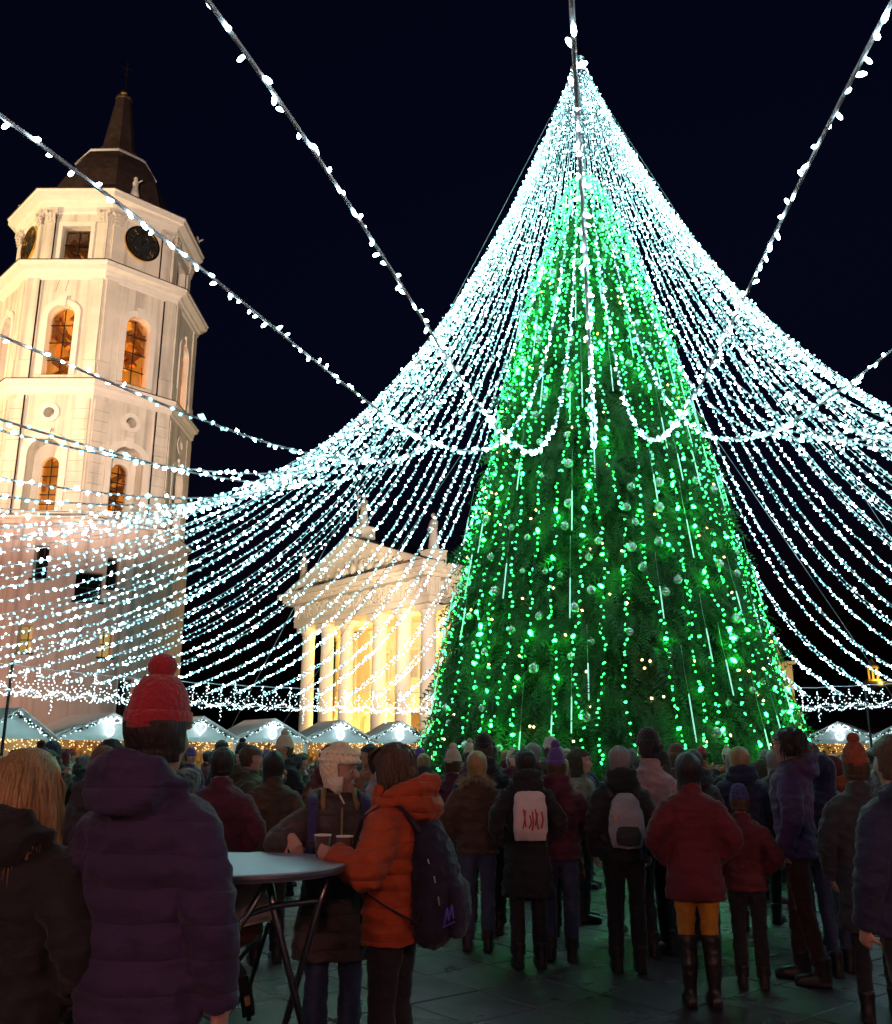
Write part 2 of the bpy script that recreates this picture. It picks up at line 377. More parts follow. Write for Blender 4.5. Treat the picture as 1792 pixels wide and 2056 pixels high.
# walls, tier by tier
for (Rc, v0, v1, nm) in ((R3, Z4 - .3, Z3 - .5, 3), (R2_, Z3 - .1, Z2 - .5, 2), (R1, Z2 - .1, Z1 - .8, 1)):
    hw = Rc * math.sin(R(22.5))
    for k in range(-4, 4):
        T = face_T(k, Rc); b = MB(); outer = [(-hw, v0), (hw, v0), (hw, v1), (-hw, v1)]
        holes = []
        if k in VISF:
            if nm == 3:
                ni = arch(2.06, 15.6, 20.1); oc = circ(.34, 21.7)
                holes = [ni, oc]
                reveal(b, T, oc, 0, -.9, back=True)
                win = arch(1.05, 15.7, 19.2)
                reveal(b, T, ni, 0, -.95); holed(b, T, ni, [win], -.95); reveal(b, T, win, -.95, -1.3)
                window(T, win, 1.2, 5, 1)
                f = MB(); band(f, T, ni, [(u * 1.36, v if v < 16 else 15.6 + (v - 15.6) * 1.08) for u, v in ni], .01, .09); f.build('arch_moulding', TRIM, tower)
                keystone(T, 2.06, 20.05, .15)
                f = MB(); band(f, T, oc, circ(.62, 21.7), .01, .07); f.build('oculus_ring', TRIM, tower)
                for s_ in (-1, 1):
                    for i in range(11):
                        q = MB(); strip(q, T, s_ * 1.95 - .46, s_ * 1.95 + .46, 15.35 + i * .66, 15.35 + i * .66 + .635, -.01, .06); q.build('quoin_block', PLASTER, tower)
            elif nm == 2:
                ho = arch(1.66, 24.25, 28.95); holes = [ho]
                reveal(b, T, ho, 0, -.7); window(T, ho, .55, 3, 1)
                f = MB(); band(f, T, ho, [(u * 1.42, v if v < 24.5 else 24.25 + (v - 24.25) * 1.075) for u, v in ho], .01, .1); f.build('arch_moulding', TRIM, tower)
                keystone(T, 1.66, 28.9)
                for s_ in (-1, 1):
                    q = MB(); strip(q, T, s_ * 2.0 - .38, s_ * 2.0 + .38, 25.2, 31.1, -.01, .09); strip(q, T, s_ * 2.0 - .45, s_ * 2.0 + .45, 23.8, 25.15, -.01, .15); q.build('pilaster', PLASTER, tower)
                q = MB()
                for s_ in (-1, 1): q.ext([(s_ * .3 - .3, 29.9), (s_ * .3 - .27, 29.9), (s_ * .3 - .05, 30.9), (s_ * .3 - .08, 30.9)], T, .0, .012)
                if k == -1: q.build('plaster_crack', mat('crack', (.3, .26, .2), .9), tower)
            else:
                if k % 2:
                    ho = rect(1.85, 31.75, 34.95); holes = [ho]; reveal(b, T, ho, 0, -.7); window(T, ho, .55, 2, 1)
                    f = MB(); band(f, T, ho, rect(2.35, 31.6, 35.25), .01, .09); f.build('window_surround', TRIM, tower)
                else: clock(T, 34.55, 1.12, .1)
                for s_ in (-1, 1):
                    q = MB(); strip(q, T, s_ * 1.72 - .3, s_ * 1.72 + .3, 32.4, 35.15, -.01, .15); strip(q, T, s_ * 1.72 - .36, s_ * 1.72 + .36, 31.7, 32.38, -.01, .2)
                    q.build('pilaster', PLASTER, tower); capital(T, s_ * 1.72, 35.15, .62)
        holed(b, T, outer, holes); b.build('tier_wall', PLASTER, tower)
def cornice(z, Rc, h_, out, nm):
    p = [(Rc + .02, z - h_), (Rc + .12, z - h_ * .9), (Rc + .12, z - h_ * .68), (Rc + out * .35, z - h_ * .6), (Rc + out * .4, z - h_ * .42), (Rc + out * .9, z - h_ * .3), (Rc + out * .93, z - .08), (Rc + out, z - .06), (Rc + out, z)]
    oct_ring('cornice', p, TRIM)
    oct_ring('flashing', [(Rc + out + .04, z + .005), (Rc + out + .04, z + .05), (Rc - .6, z + .22)], LEAD)
cornice(Z1, R1, 1.35, .95, 't'); cornice(Z2, R2_, 1.0, .8, 'm'); cornice(Z3, R3, .85, .45, 'l'); cornice(Z4 + .1, RB - .1, .5, .35, 'b')
oct_ring('roof', [(6.2, 37.25), (4.65, 37.7), (4.35, 38.3), (4.1, 39.4), (3.75, 40.6), (3.15, 41.8), (2.55, 42.7), (2.15, 43.05)], TIN)
b = MB(); b.lathe([(2.72, 42.62), (2.62, 42.85), (2.3, 43.08), (1.9, 43.22), (1.5, 43.3), (1.2, 43.25)], 8, cap=False)
for i, v in enumerate(b.v): b.v[i] = (v[0] * random.uniform(.96, 1.05), v[1] * random.uniform(.96, 1.05), v[2])
b.build('snow_cap', SNOW, tower)
oct_ring('spire', [(1.75, 43.3), (1.65, 43.75), (1.3, 44.0), (1.12, 44.6), (.55, 48.7), (.62, 48.75), (.62, 48.9), (.3, 49.05)], TIN)
b = MB(); b.ell((0, 0, 49.35), (.36, .36, .32), 16, 10); b.tube([(0, 0, 49.6), (0, 0, 52.2)], .04, 6); b.box((0, 0, 51.6), (.05, .75, .07)); b.box((0, 0, 51.1), (.05, .4, .06)); b.build('finial_cross', GOLD, tower, smooth=False)
for a in (90, -95, 12):                               # small stone figures on the cornice
    b = MB(); c = Vector((6.0 * math.cos(R(a)), 6.0 * math.sin(R(a)), 37.3))
    b.lathe([(.3, 0), (.28, .3), (.17, .7), (.2, 1.0), (.12, 1.25), (.14, 1.42), (.02, 1.55)], 8, c=c); b.beam(c + Vector((0, 0, 1.0)), c + Vector((.1, .4, 1.3)), .1, .1)
    b.build('cornice_figure', STATUE, tower, smooth=True)
# belfry interior: floors and timber frame
oct_ring('belfry_floor', [(R2_ - .3, Z3 + .05), (R2_ - .3, Z3 + .2)], DARKROOM)
oct_ring('belfry_floor', [(R1 - .2, Z2 + .0), (R1 - .2, Z2 + .1)], DARKROOM)
oct_ring('belfry_ceiling', [(R2_ - .5, Z2 - .6), (R2_ - .5, Z2 - .5)], WOOD); oct_ring('belfry_ceiling', [(R1 - .3, Z1 - .9), (R1 - .3, Z1 - .8)], WOOD)
for (z0, z1, rr) in ((Z4 + .4, Z3 - .8, 4.2), (Z3 + .2, Z2 - .8, 4.4), (Z2 + .1, Z1 - 1., 3.6)):
    for i in range(46):
        a0 = random.uniform(-105, 105); q = random.uniform(.35, 1) * rr; z = random.uniform(z0, z1)
        p0 = Vector((q * math.cos(R(a0)), q * math.sin(R(a0)), z)); a1 = a0 + random.choice((-1, 1)) * random.uniform(10, 70)
        p1 = Vector((q * math.cos(R(a1)), q * math.sin(R(a1)), min(z1, max(z0, z + random.choice((0, 0, 1.6, -1.6, 2.5))))))
        if (p1 - p0).length < .5: continue
        b = MB(); b.beam(p0, p1, random.uniform(.22, .4), random.uniform(.22, .36)); b.build('timber_beam', WOOD, tower)
# round base with cut window niches
b = MB(); b.lathe([(RB + .25, 0), (RB + .25, 1.0), (RB + .05, 1.1), (RB, 14.9)], 64); base_me = b.mesh('round_base', PINKPLASTER)
Minv = Matrix.Translation((TWX, TWY, 0)) @ Matrix.Rotation(math.atan2(-TWY, -TWX), 4, 'Z'); Minv = Minv.inverted()
def on_base(px, py):
    d = Vector(ray(px, py)); o_ = Vector((-TWX, -TWY)); dx, dy = d.x, d.y
    A = dx * dx + dy * dy; B = dx * o_.x + dy * o_.y; Cc = o_.x ** 2 + o_.y ** 2 - RB * RB
    t = (-B - math.sqrt(max(0, B * B - A * Cc))) / A
    return Minv @ Vector((dx * t, dy * t, EYE + d.z * t))
NICHE = [(82, 1128, .8, 1.9, 0), (179, 1178, 1.5, 1.7, 0), (227, 1151, .75, 1.8, 0), (342, 1176, .5, 1.7, 0), (49, 1283, .8, 1.5, 1), (213, 1293, .75, 1.5, 2), (249, 1400, .9, 2.0, 0)]
cut = MB(); spots = []
for px, py, ww, hh, kind in NICHE:
    p = on_base(px, py); a = math.atan2(p.y, p.x); spots.append((p, a, ww, hh, kind))
    cut.box((p.x, p.y, p.z), (2.4, ww, hh), rz=a)
co = bpy.data.objects.new('cut', cut.mesh('cut', DARKROOM)); SCRATCH.collection.objects.link(co)
base_me = evaluated(base_me, [('BOOLEAN', dict(operation='DIFFERENCE', object=co, solver='EXACT'))])
bpy.data.objects.remove(co)
link('round_base', base_me, tower)
YPANE = mat('amber_window', (.5, .35, .12), .3, emit=(1., .6, .15), es=.35)
for p, a, ww, hh, kind in spots:
    n = Vector((math.cos(a), math.sin(a), 0)); c = Vector((p.x, p.y, p.z)) - n * .55; t = Vector((-n.y, n.x, 0))
    b = MB(); b.box(c, (.03, ww, hh), rz=a); wi = b.build('window', YPANE if kind else PANE, tower)
    if not kind:
        b = MB(); b.box(c - n * .3, (.05, ww + .2, hh + .2), rz=a); b.build('dark_backing', mat('light_veiled_interior', (.16, .13, .12), .9), wi)  # sheet coloured as the dark room, greyed to mimic the lights' veil
    b = MB(); b.box(c + n * .04, (.05, .05, hh), rz=a); b.box(c + n * .045, (.05, ww, .05), rz=a)
    b.build('glazing_bar', IRON, wi)
    b = MB(); b.box(Vector((p.x, p.y, p.z - hh / 2 - .06)), (.22, ww + .25, .11), rz=a); b.build('sill', LEAD, wi)
# rain pipe
b = MB(); pts = []
for z, rr in ((36.5, R1 + .02), (32.2, R1 + .02)): pass
for k, off in ((0, 1.2), (-1, -1.25)):
    for (Rc, z0, z1) in ((R3, 15.4, 22.8), (R2_, 24.0, 30.6), (R1, 32.0, 35.9)):
        T = face_T(k, Rc); u = (1.55 if k == 0 else -1.55) * (1 if Rc > 6 else .9)
        q = MB(); q.tube([T(u, z0, .12), T(u, z1, .12)], .05, 6); q.build('rain_pipe', IRON, tower)

def lamp(name, kind, loc, power, col, target=None, size=.5, spot=None, parent=None, blend=.6):
    ld = bpy.data.lights.new(name, kind); ld.energy = power; ld.color = col
    if kind == 'SPOT': ld.spot_size = R(spot); ld.spot_blend = blend; ld.shadow_soft_size = size
    elif kind == 'AREA': ld.shape = 'RECTANGLE'; ld.size, ld.size_y = size
    else: ld.shadow_soft_size = size
    o = link(name, ld, parent, loc)
    if target is not None: o.rotation_euler = (Vector(target) - Vector(loc)).to_track_quat('-Z', 'Y').to_euler()
    return o
FLW = (1., .72, .42)
lamp('tower_floodlight', 'SPOT', (-58, 24, 15), 125000, (1., .72, .36), (TWX, TWY, 37), .4, 54, blend=.6)
lamp('tower_floodlight', 'SPOT', (-8, 16, 14), 66000, (1., .68, .52), (TWX, TWY, 32), .4, 50, blend=.3)
lamp('tower_floodlight', 'SPOT', (-40, 20, 6), 26000, (1., .52, .36), (TWX, TWY, 6), .4, 75)
for z in (17.2, 25.2, 32.4):
    lamp('belfry_lamp', 'POINT', (1.2, 0, z), 3000 if z > 20 else 2200, (1., .36, .04), size=.25, parent=tower)

# ------------------------------------------------------------------ cathedral portico
CAR = math.atan2(-.769, .643)
cath = thing('cathedral', 'floodlit classical cathedral portico with columns, carved pediment and golden glow', 'cathedral', (-8.35, 76.3, 0), CAR)
HW = 10.8
fr = lambda u, v, d=0.: Vector((u, -d, v))            # front plane, d = proud of y=0
COLX = (-8.94, -5.77, -2.69, 2.11, 5.37, 8.52)
cm = MB(); prof = [(.86, 0), (.86, .25), (.78, .3), (.8, .45), (.68, .55)]
H_ = 12.0
for i in range(13):
    t = i / 12; prof.append((.66 - .11 * t ** 1.6, .6 + (H_ - .6) * t))
prof += [(.60, 12.02), (.60, 12.14), (.56, 12.2), (.72, 12.5), (.74, 12.55)]
cm.lathe(prof, 28); cm.box((0, 0, 12.76), (1.62, 1.62, .42)); cm.box((0, 0, -.15), (1.9, 1.9, .3))
col_me = cm.mesh('column', STONE, True)
try: col_me.set_sharp_from_angle(angle=R(35))
except Exception: pass
for x in COLX: link('column', col_me, cath, (x, 2.0, 0))
for y in (5.6,): 
    for x in (-8.94, 8.52): link('column', col_me, cath, (x, y, 0))
b = MB(); b.box((0, 4.5, -.18), (22.5, 9, .3)); b.box((0, 4.1, -.5), (23.6, 10, .3)); b.box((0, 3.7, -.8), (24.6, 11, .3)); b.build('portico_steps', STONE, cath)
b = MB(); y0 = .95
b.box((0, y0 + 1., 13.25), (19.8, 2., .5)); b.box((0, y0 + 1., 13.6), (19.95, 2.1, .16)); b.box((0, y0 + 1., 14.3), (19.8, 2., 1.22))
b.box((9.0, 16, 13.25), (1.8, 28, .5)); b.box((9.0, 16, 14.3), (1.8, 28, 1.22)); b.box((-9.0, 16, 14.0), (1.8, 28, 1.9))
b.build('entablature', STONE, cath)
b = MB(); b.box((0, 14, 15.12), (20.4, 27.6, .3)); b.box((0, 13.9, 15.42), (20.9, 27.9, .3)); b.box((0, 13.8, 15.78), (21.6, 28.4, .42)); b.build('cornice', STONE, cath)
tg = MB()
for i in (-1, 0, 1): tg.box((i * .26, -.05, 14.3), (.17, .1, 1.1))
tg.box((0, -.05, 14.9), (.8, .12, .1)); tg.box((0, -.05, 13.66), (.8, .1, .08)); tg_me = tg.mesh('triglyph', STONE)
mo = MB(); mo.box((0, -.45, 15.43), (.62, .62, .28)); mo.ell((0, -.62, 15.3), (.26, .18, .12), 10, 6); mo_me = mo.mesh('modillion', STONE)
xs = np.linspace(-9.4, 9.4, 13)
rv = random.Random(3)
def relief_me(seed, ww, hh):
    r_ = random.Random(seed); b = MB()
    for i in range(9): b.ell((r_.uniform(-ww, ww), -.04, r_.uniform(-hh, hh)), (r_.uniform(.08, .2), .1, r_.uniform(.1, .3)), 8, 5, M=Matrix.Rotation(r_.uniform(-1, 1), 3, 'Y'))
    return b.mesh('metope_relief', RELIEF, True)
rel = [relief_me(i, .4, .38) for i in range(3)]
for i, x in enumerate(xs):
    link('triglyph', tg_me, cath, (x, y0, 0))
    if i < 12: link('metope_relief', rel[i % 3], cath, (x + .785, y0, 14.28))
for i in range(17): link('modillion', mo_me, cath, (-10.2 + i * 1.275, .75, 0))
for i in range(9):
    o = link('triglyph', tg_me, cath, (9.9, 1.6 + i * 1.57, 0), PI / 2)
    o = link('modillion', mo_me, cath, (10.1, 1.2 + i * 1.3, 0), PI / 2)
    if i < 8: link('metope_relief', rel[i % 3], cath, (9.9, 2.4 + i * 1.57, 14.28), PI / 2)
# pediment
AP = 19.75
b = MB(); b.add([(-10.2, 1.0, 16), (10.2, 1.0, 16), (0, 1.0, 19.5)], [(0, 1, 2)]); b.build('tympanum', STONE, cath)
sl = math.atan2(AP - 16.05, HW)
for s_ in (-1, 1):
    b = MB()
    for (th0, th1, yy) in ((0, .24, 0.0), (.24, .46, .3), (.46, .62, .6)):
        n = Vector((s_ * math.sin(sl), 0, math.cos(sl))); A = Vector((s_ * HW, 0, 16.02)); B = Vector((0, 0, AP))
        q = [A - n * th0, B - Vector((0, 0, th0 / math.cos(sl))), B - Vector((0, 0, th1 / math.cos(sl))), A - n * th1 + (Vector((-s_ * (th1 / math.tan(sl)) * .9, 0, .9 * th1)) if th1 > .3 else Vector())]
        b.add([p + Vector((0, yy, 0)) for p in q] + [p + Vector((0, 1.6, 0)) for p in q], [(0, 1, 2, 3), (7, 6, 5, 4), (0, 4, 5, 1), (1, 5, 6, 2), (2, 6, 7, 3), (3, 7, 4, 0)])
    b.build('raking_cornice', STONE, cath)
    for i in range(8):
        t = (i + .6) / 8.6; p = Vector((s_ * HW * (1 - t), .75, 16.02 + (AP - 16.02) * t)) - Vector((0, 0, .72))
        if p.z > 16.1:
            q = MB(); q.box((0, 0, 0), (.6, .6, .26), M=Matrix.Rotation(s_ * sl, 3, 'Y')); q.build('modillion', STONE, cath, loc=p)
    b = MB(); b.add([(s_ * (HW + .05), .1, 16.07), (0, .1, AP + .06), (0, 28, AP + .06), (s_ * (HW + .05), 28, 16.07)], [(0, 1, 2, 3)]); b.build('roof', LEAD, cath)
# tympanum relief: figures
for i, (x, hgt) in enumerate(((-5.6, .7), (-4.3, 1.0), (-3.0, 1.35), (-1.7, 1.7), (-.5, 2.1), (.8, 2.0), (2.0, 1.6), (3.2, 1.3), (4.4, 1.0), (5.8, .7))):
    b = MB(); ln = random.uniform(-.3, .3)
    b.tube([(x, 1.05, 16.1), (x + ln * .5, .95, 16.1 + hgt * .5), (x + ln, .95, 16.1 + hgt * .78)], [.36, .32, .2], 8); b.ell((x + ln * 1.1, .9, 16.1 + hgt * .95), (.17, .17, .2))
    b.tube([(x + ln, .9, 16.1 + hgt * .7), (x + ln + random.choice((-1, 1)) * .55, .85, 16.1 + hgt * random.uniform(.4, .8))], .1, 6)
    b.build('pediment_figure', RELIEF, cath, smooth=True)
# cella wall with door and niches
b = MB(); W_ = lambda u, v, d=0.: Vector((u, 7.2 - d, v))
holes = [[(u + x, v) for u, v in arch(w2, v0, v1)] for x, w2, v0, v1 in ((0, 2.4, .2, 5.6), (-4.3, 1.5, 2.2, 5.4), (4.3, 1.5, 2.2, 5.4), (-7.4, 1.3, 2.2, 5.2), (7.4, 1.3, 2.2, 5.2))]
holes += [[(u + x, v) for u, v in rect(1.5, 8.2, 10.6)] for x in (-4.3, 0, 4.3)]
holed(b, W_, [(-9.9, -.05), (9.9, -.05), (9.9, 13.1), (-9.9, 13.1)], holes)
for h_ in holes: reveal(b, W_, h_, 0, -.5, back=True)
b.add([(9.9, 7.2, -.05), (9.9, 28, -.05), (9.9, 28, 13.1), (9.9, 7.2, 13.1)], [(0, 1, 2, 3)]); b.add([(-9.9, 7.2, -.05), (-9.9, 28, -.05), (-9.9, 28, 13.1), (-9.9, 7.2, 13.1)], [(3, 2, 1, 0)])
b.build('cella_wall', STONE, cath)
b = MB(); b.box((0, 4.2, 13.1), (19.6, 6, .12)); b.build('portico_ceiling', STONE, cath)
for x in (-4.3, 4.3):
    b = MB(); b.ext([(x - 1.3, 6.1), (x + 1.3, 6.1), (x, 7.0)], W_, .02, .4); b.box((x, 7.05, 6.02), (2.7, .5, .18)); b.build('niche_pediment', STONE, cath)
for x in (-4.3, 0, 4.3):
    b = MB(); band(b, W_, [(u + x, v) for u, v in rect(1.5, 8.2, 10.6)], [(u + x, v) for u, v in rect(1.95, 8.0, 10.85)], .01, .12); b.build('window_surround', STONE, cath)
b = MB(); b.box((0, 7.4, 2.6), (2.3, .1, 5.0)); b.build('door', mat('oak_door', (.12, .07, .04), .6), cath)
for i in range(5):
    for x in (-9.3, -7.2, -2.0, 2.0, 7.2): pass
for x in (-9.2, -2.2, 2.2, 9.2, -6.0, 6.0):
    b = MB(); b.box((x, 7.12, 6.4), (.9, .16, 12.8)); b.box((x, 7.08, 12.7), (1.2, .3, .3)); b.build('wall_pilaster', STONE, cath)
YEL = (1., .60, .16)
for x in (-7.35, -4.2, 0, 3.75, 6.95): lamp('portico_lamp', 'POINT', (x, 4.2, 3.2), 760, YEL, size=.3, parent=cath)
for x in (-7.35, -4.2, 3.75, 6.95): lamp('capital_lamp', 'POINT', (x, 3.6, 11.6), 260, YEL, size=.2, parent=cath)
lamp('side_lamp', 'POINT', (12.2, 9.5, 5.5), 1500, YEL, size=.3, parent=cath)
lamp('portico_floodlight', 'SPOT', (-12, 50, 5), 29000, (1., .76, .50), (-8.35, 76.3, 13), .4, 40)
lamp('portico_floodlight', 'SPOT', (2, 44, 9), 34000, (1., .76, .58), (-6, 74, 12), .4, 50)
# statues on the gable
def statue(name, label, loc, rz, seed, arm):
    t = thing(name, label, 'statue', loc, rz, 'stone saints on the cathedral gable')
    t.scale = (.63,) * 3; b = MB(); b.box((0, 0, .75), (2.4, 2.2, 1.5)); b.box((0, 0, 1.58), (2.6, 2.4, .18)); b.build('pedestal', STONE, t)
    r_ = random.Random(seed); b = MB(); z0 = 1.65
    b.tube([(0, 0, z0), (0, 0, z0 + .3), (.03, 0, z0 + 1.5), (.05, -.05, z0 + 2.6), (0, 0, z0 + 3.5), (0, 0, z0 + 3.9), (0, 0, z0 + 4.1)], [(.75, .6), (.72, .58), (.62, .5), (.5, .42), (.66, .45), (.5, .38), (.16, .16)], 16, ref=(0, 1, 0))
    for i in range(9):
        a = r_.uniform(0, 2 * PI); b.tube([(.66 * math.cos(a), .55 * math.sin(a), z0), (.5 * math.cos(a + .3), .42 * math.sin(a + .3), z0 + 2.4)], [.12, .06], 6)
    b.ell((0, -.05, z0 + 4.5), (.27, .32, .38)); b.tube([(0, 0, z0 + 4.0), (0, 0, z0 + 4.4)], .16, 8)
    for s_, e, h_ in ((-1, arm[0], arm[1]), (1, arm[2], arm[3])): b.tube([(s_ * .55, 0, z0 + 3.7), e, h_], [.22, .18, .12], 8)
    link('figure', fuse(b, 'figure', STATUE, .07, 3, .03, 3.), t)
    return t
def cl(x, y, z): return tuple(Matrix.Translation((-8.35, 76.3, 0)) @ Matrix.Rotation(CAR, 4, 'Z') @ Vector((x, y, z)))
s1 = statue('statue', 'stone saint statue holding a cross at the peak of the pediment', cl(0, 1.6, AP - .1), CAR, 1, ((-.9, -.1, 4.5), (-.75, -.5, 5.3), (.8, -.3, 4.4), (.3, -.6, 4.8)))
b = MB(); b.beam((-.75, -.5, 2.2), (-.75, -.5, 7.0), .13, .13); b.beam((-1.35, -.5, 6.2), (-.15, -.5, 6.2), .13, .13); b.build('cross', STATUE, s1)
statue('statue', 'stone saint statue with folded arms at the tree end of the pediment', cl(9.6, 1.6, 16.0), CAR, 2, ((-.85, -.2, 4.4), (-.1, -.6, 4.7), (.85, -.2, 4.3), (.15, -.55, 4.5)))
statue('statue', 'stone saint statue on the far pediment corner beside the dark sky', cl(-9.6, 1.6, 16.0), CAR, 3, ((-.9, -.1, 4.4), (-.5, -.6, 3.9), (.85, -.2, 4.4), (.5, -.6, 5.2)))

# ------------------------------------------------------------------ other buildings
OCHRE = mat('ochre_render', (.62, .5, .3), .85, var=.1, vscale=.6)
pal = thing('palace', 'ochre stepped palace gable showing beyond the tree', 'building', (24.1, 72, 0)); pal.scale.z = .77
b = MB(); b.box((-3, 3, 5.6), (11.4, 6, 11.2)); b.box((-3.3, 3, 3.1), (12.4, 6.6, 6.2)); b.box((-3, 3, 6.3), (12.0, 6.8, .3)); b.box((-3, 3, 11.2), (11.9, 6.4, .25)); b.build('wall', OCHRE, pal)
b = MB(); b.ext([(-5.6, 11.3), (2.5, 11.3), (1.9, 13.4), (.7, 14.6), (-1.2, 14.8), (-5, 14.8)], lambda u, v, d: Vector((u, 3 - d, v)), -2, 2); b.build('gable', OCHRE, pal)
for x in (-2.5, .6):
    for z in (2.6, 8.4):
        b = MB(); b.box((x, -.32 if z < 5 else -.02, z), (1.1, .1, 1.9)); wi = b.build('window', DARKROOM, pal)
lamp('palace_floodlight', 'SPOT', (31, 58, 3), 6500, (1., .68, .3), (23, 72, 8), .3, 60)
dome = thing('domed_church', 'distant dark domed church with a small golden lit lantern', 'church', (66, 138, 0))
b = MB(); b.box((0, 8, 4), (26, 16, 8)); b.build('wall', mat('dark_wall', (.05, .045, .04), .9), dome)
b = MB(); b.lathe([(7.5, 8), (7.2, 9.5), (5.8, 11.2), (3.4, 12.4), (1.1, 12.8)], 20, c=(0, 6, 0)); b.build('dome', TIN, dome, smooth=True)
GL = mat('lit_lantern_stone', (.7, .5, .2), .7)
b = MB(); b.lathe([(1.3, 12.7), (1.3, 13.0), (.9, 13.1)], 12, c=(0, 6, 0))
for i in range(6): b.box((.7 * math.cos(i * PI / 3), 6 + .7 * math.sin(i * PI / 3), 13.9), (.22, .22, 1.8))
b.lathe([(1.0, 14.8), (.9, 15.1), (.5, 15.6), (.12, 16.2)], 12, c=(0, 6, 0)); b.build('lantern', GL, dome)
lamp('lantern_lamp', 'POINT', (0, 3.6, 13.2), 420, (1., .62, .12), size=.15, parent=dome)
# low dark roofs along the far edge of the square
for i, (x, y, wd, ht) in enumerate(((-95, 120, 40, 6), (95, 118, 44, 7), (44, 120, 30, 5))):
    t = thing('town_house', ('long dark low house far behind the bell tower', 'long dark low house on the far right of the square', 'dark low house beyond the right stalls')[i], 'building', (x, y, 0))
    b = MB(); b.box((0, 5, ht / 2), (wd, 10, ht)); b.build('wall', mat('dark_wall', (.05, .045, .04), .9), t)
    b = MB(); b.ext([(-5.6, ht), (5.6, ht), (0, ht + 3.2)], lambda u, v, d: Vector((d, 5 + u, v)), -wd / 2 - .4, wd / 2 + .4); b.build('roof', TIN, t)
    for q in range(int(wd / 4)):
        b = MB(); b.box((-wd / 2 + 2 + q * 4, -.03, ht * .55), (1.2, .1, 1.6)); b.build('window', YPANE if (q * 7 + i) % 5 == 0 else DARKROOM, t)
# ------------------------------------------------------------------ the tree
TX, TY = 4.565, 26.7
TPROF = [(.9, 5.0), (1.6, 5.15), (3.0, 4.85), (6.2, 4.15), (10.75, 3.02), (15.8, 1.78), (19.4, .58), (20.3, .12)]
def trad(z): return float(np.interp(z, [p[0] for p in TPROF], [p[1] for p in TPROF]))
PHC = math.atan2(-TX, TY)                              # azimuth (0 = towards -Y) that faces the camera
def tp(phi, z, d=0.): r = trad(z) + d; return Vector((TX + r * math.sin(phi), TY - r * math.cos(phi), z))
tree = thing('christmas_tree', 'huge conical green fir Christmas tree in the middle of the square', 'christmas tree', (TX, TY, 0))
b = MB(); b.tube([(0, 0, 0), (0, 0, 5), (0, 0, 12), (0, 0, 20.2)], [.32, .26, .17, .06], 12); b.build('trunk', BARK, tree, smooth=True)
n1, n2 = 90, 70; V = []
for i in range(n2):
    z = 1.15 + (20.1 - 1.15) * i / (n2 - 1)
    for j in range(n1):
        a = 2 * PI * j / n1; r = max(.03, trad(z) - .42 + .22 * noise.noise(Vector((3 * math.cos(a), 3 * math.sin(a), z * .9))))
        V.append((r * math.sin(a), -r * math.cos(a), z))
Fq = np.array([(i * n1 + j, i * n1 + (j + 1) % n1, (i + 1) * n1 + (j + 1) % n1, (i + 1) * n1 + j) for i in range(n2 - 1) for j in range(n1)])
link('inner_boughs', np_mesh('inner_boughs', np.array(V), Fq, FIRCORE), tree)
# drooping fir sprays: a stem with paired leaflets
def spray(seed):
    r_ = np.random.default_rng(seed); vs = []; fs = []
    def tri(a, b_, c): o_ = len(vs); vs.extend([a, b_, c]); fs.append((o_, o_ + 1, o_ + 2))
    NP = 9
    def stem(t): return np.array([t, .03 * math.sin(t * 5 + seed), -.42 * t * t])
    for i in range(NP):
        t = .08 + .88 * i / (NP - 1); p = stem(t); q = stem(t + .05)
        L = .30 * (1 - .72 * t) * (.6 + .4 * min(1, t * 6))
        for s_ in (-1, 1):
            tip = p + np.array([L * .85, s_ * L * (.85 + .2 * r_.random()), -L * (.25 + .5 * r_.random())])
            mid = (p + tip) / 2 + np.array([0, 0, .015])
            tri(p, q, tip); tri(mid, mid + np.array([.035, 0, 0]), mid + np.array([L * .35, s_ * L * .12, -.03]))
    tri(stem(0) + (0, .012, 0), stem(0) - (0, .012, 0), stem(1.0))
    return np.array(vs), np.array(fs)
NSP = 15000
zs = 1.1 + 19.1 * (1 - np.sqrt(1 - .995 * rng.random(NSP))) 
front = rng.random(NSP) < .78
ph = np.where(front, PHC + (rng.random(NSP) - .5) * 2 * R(112), rng.random(NSP) * 2 * PI)
VV = []; FF = []; off = 0
kinds = [spray(i) for i in range(6)]
ks = rng.integers(0, 6, NSP)
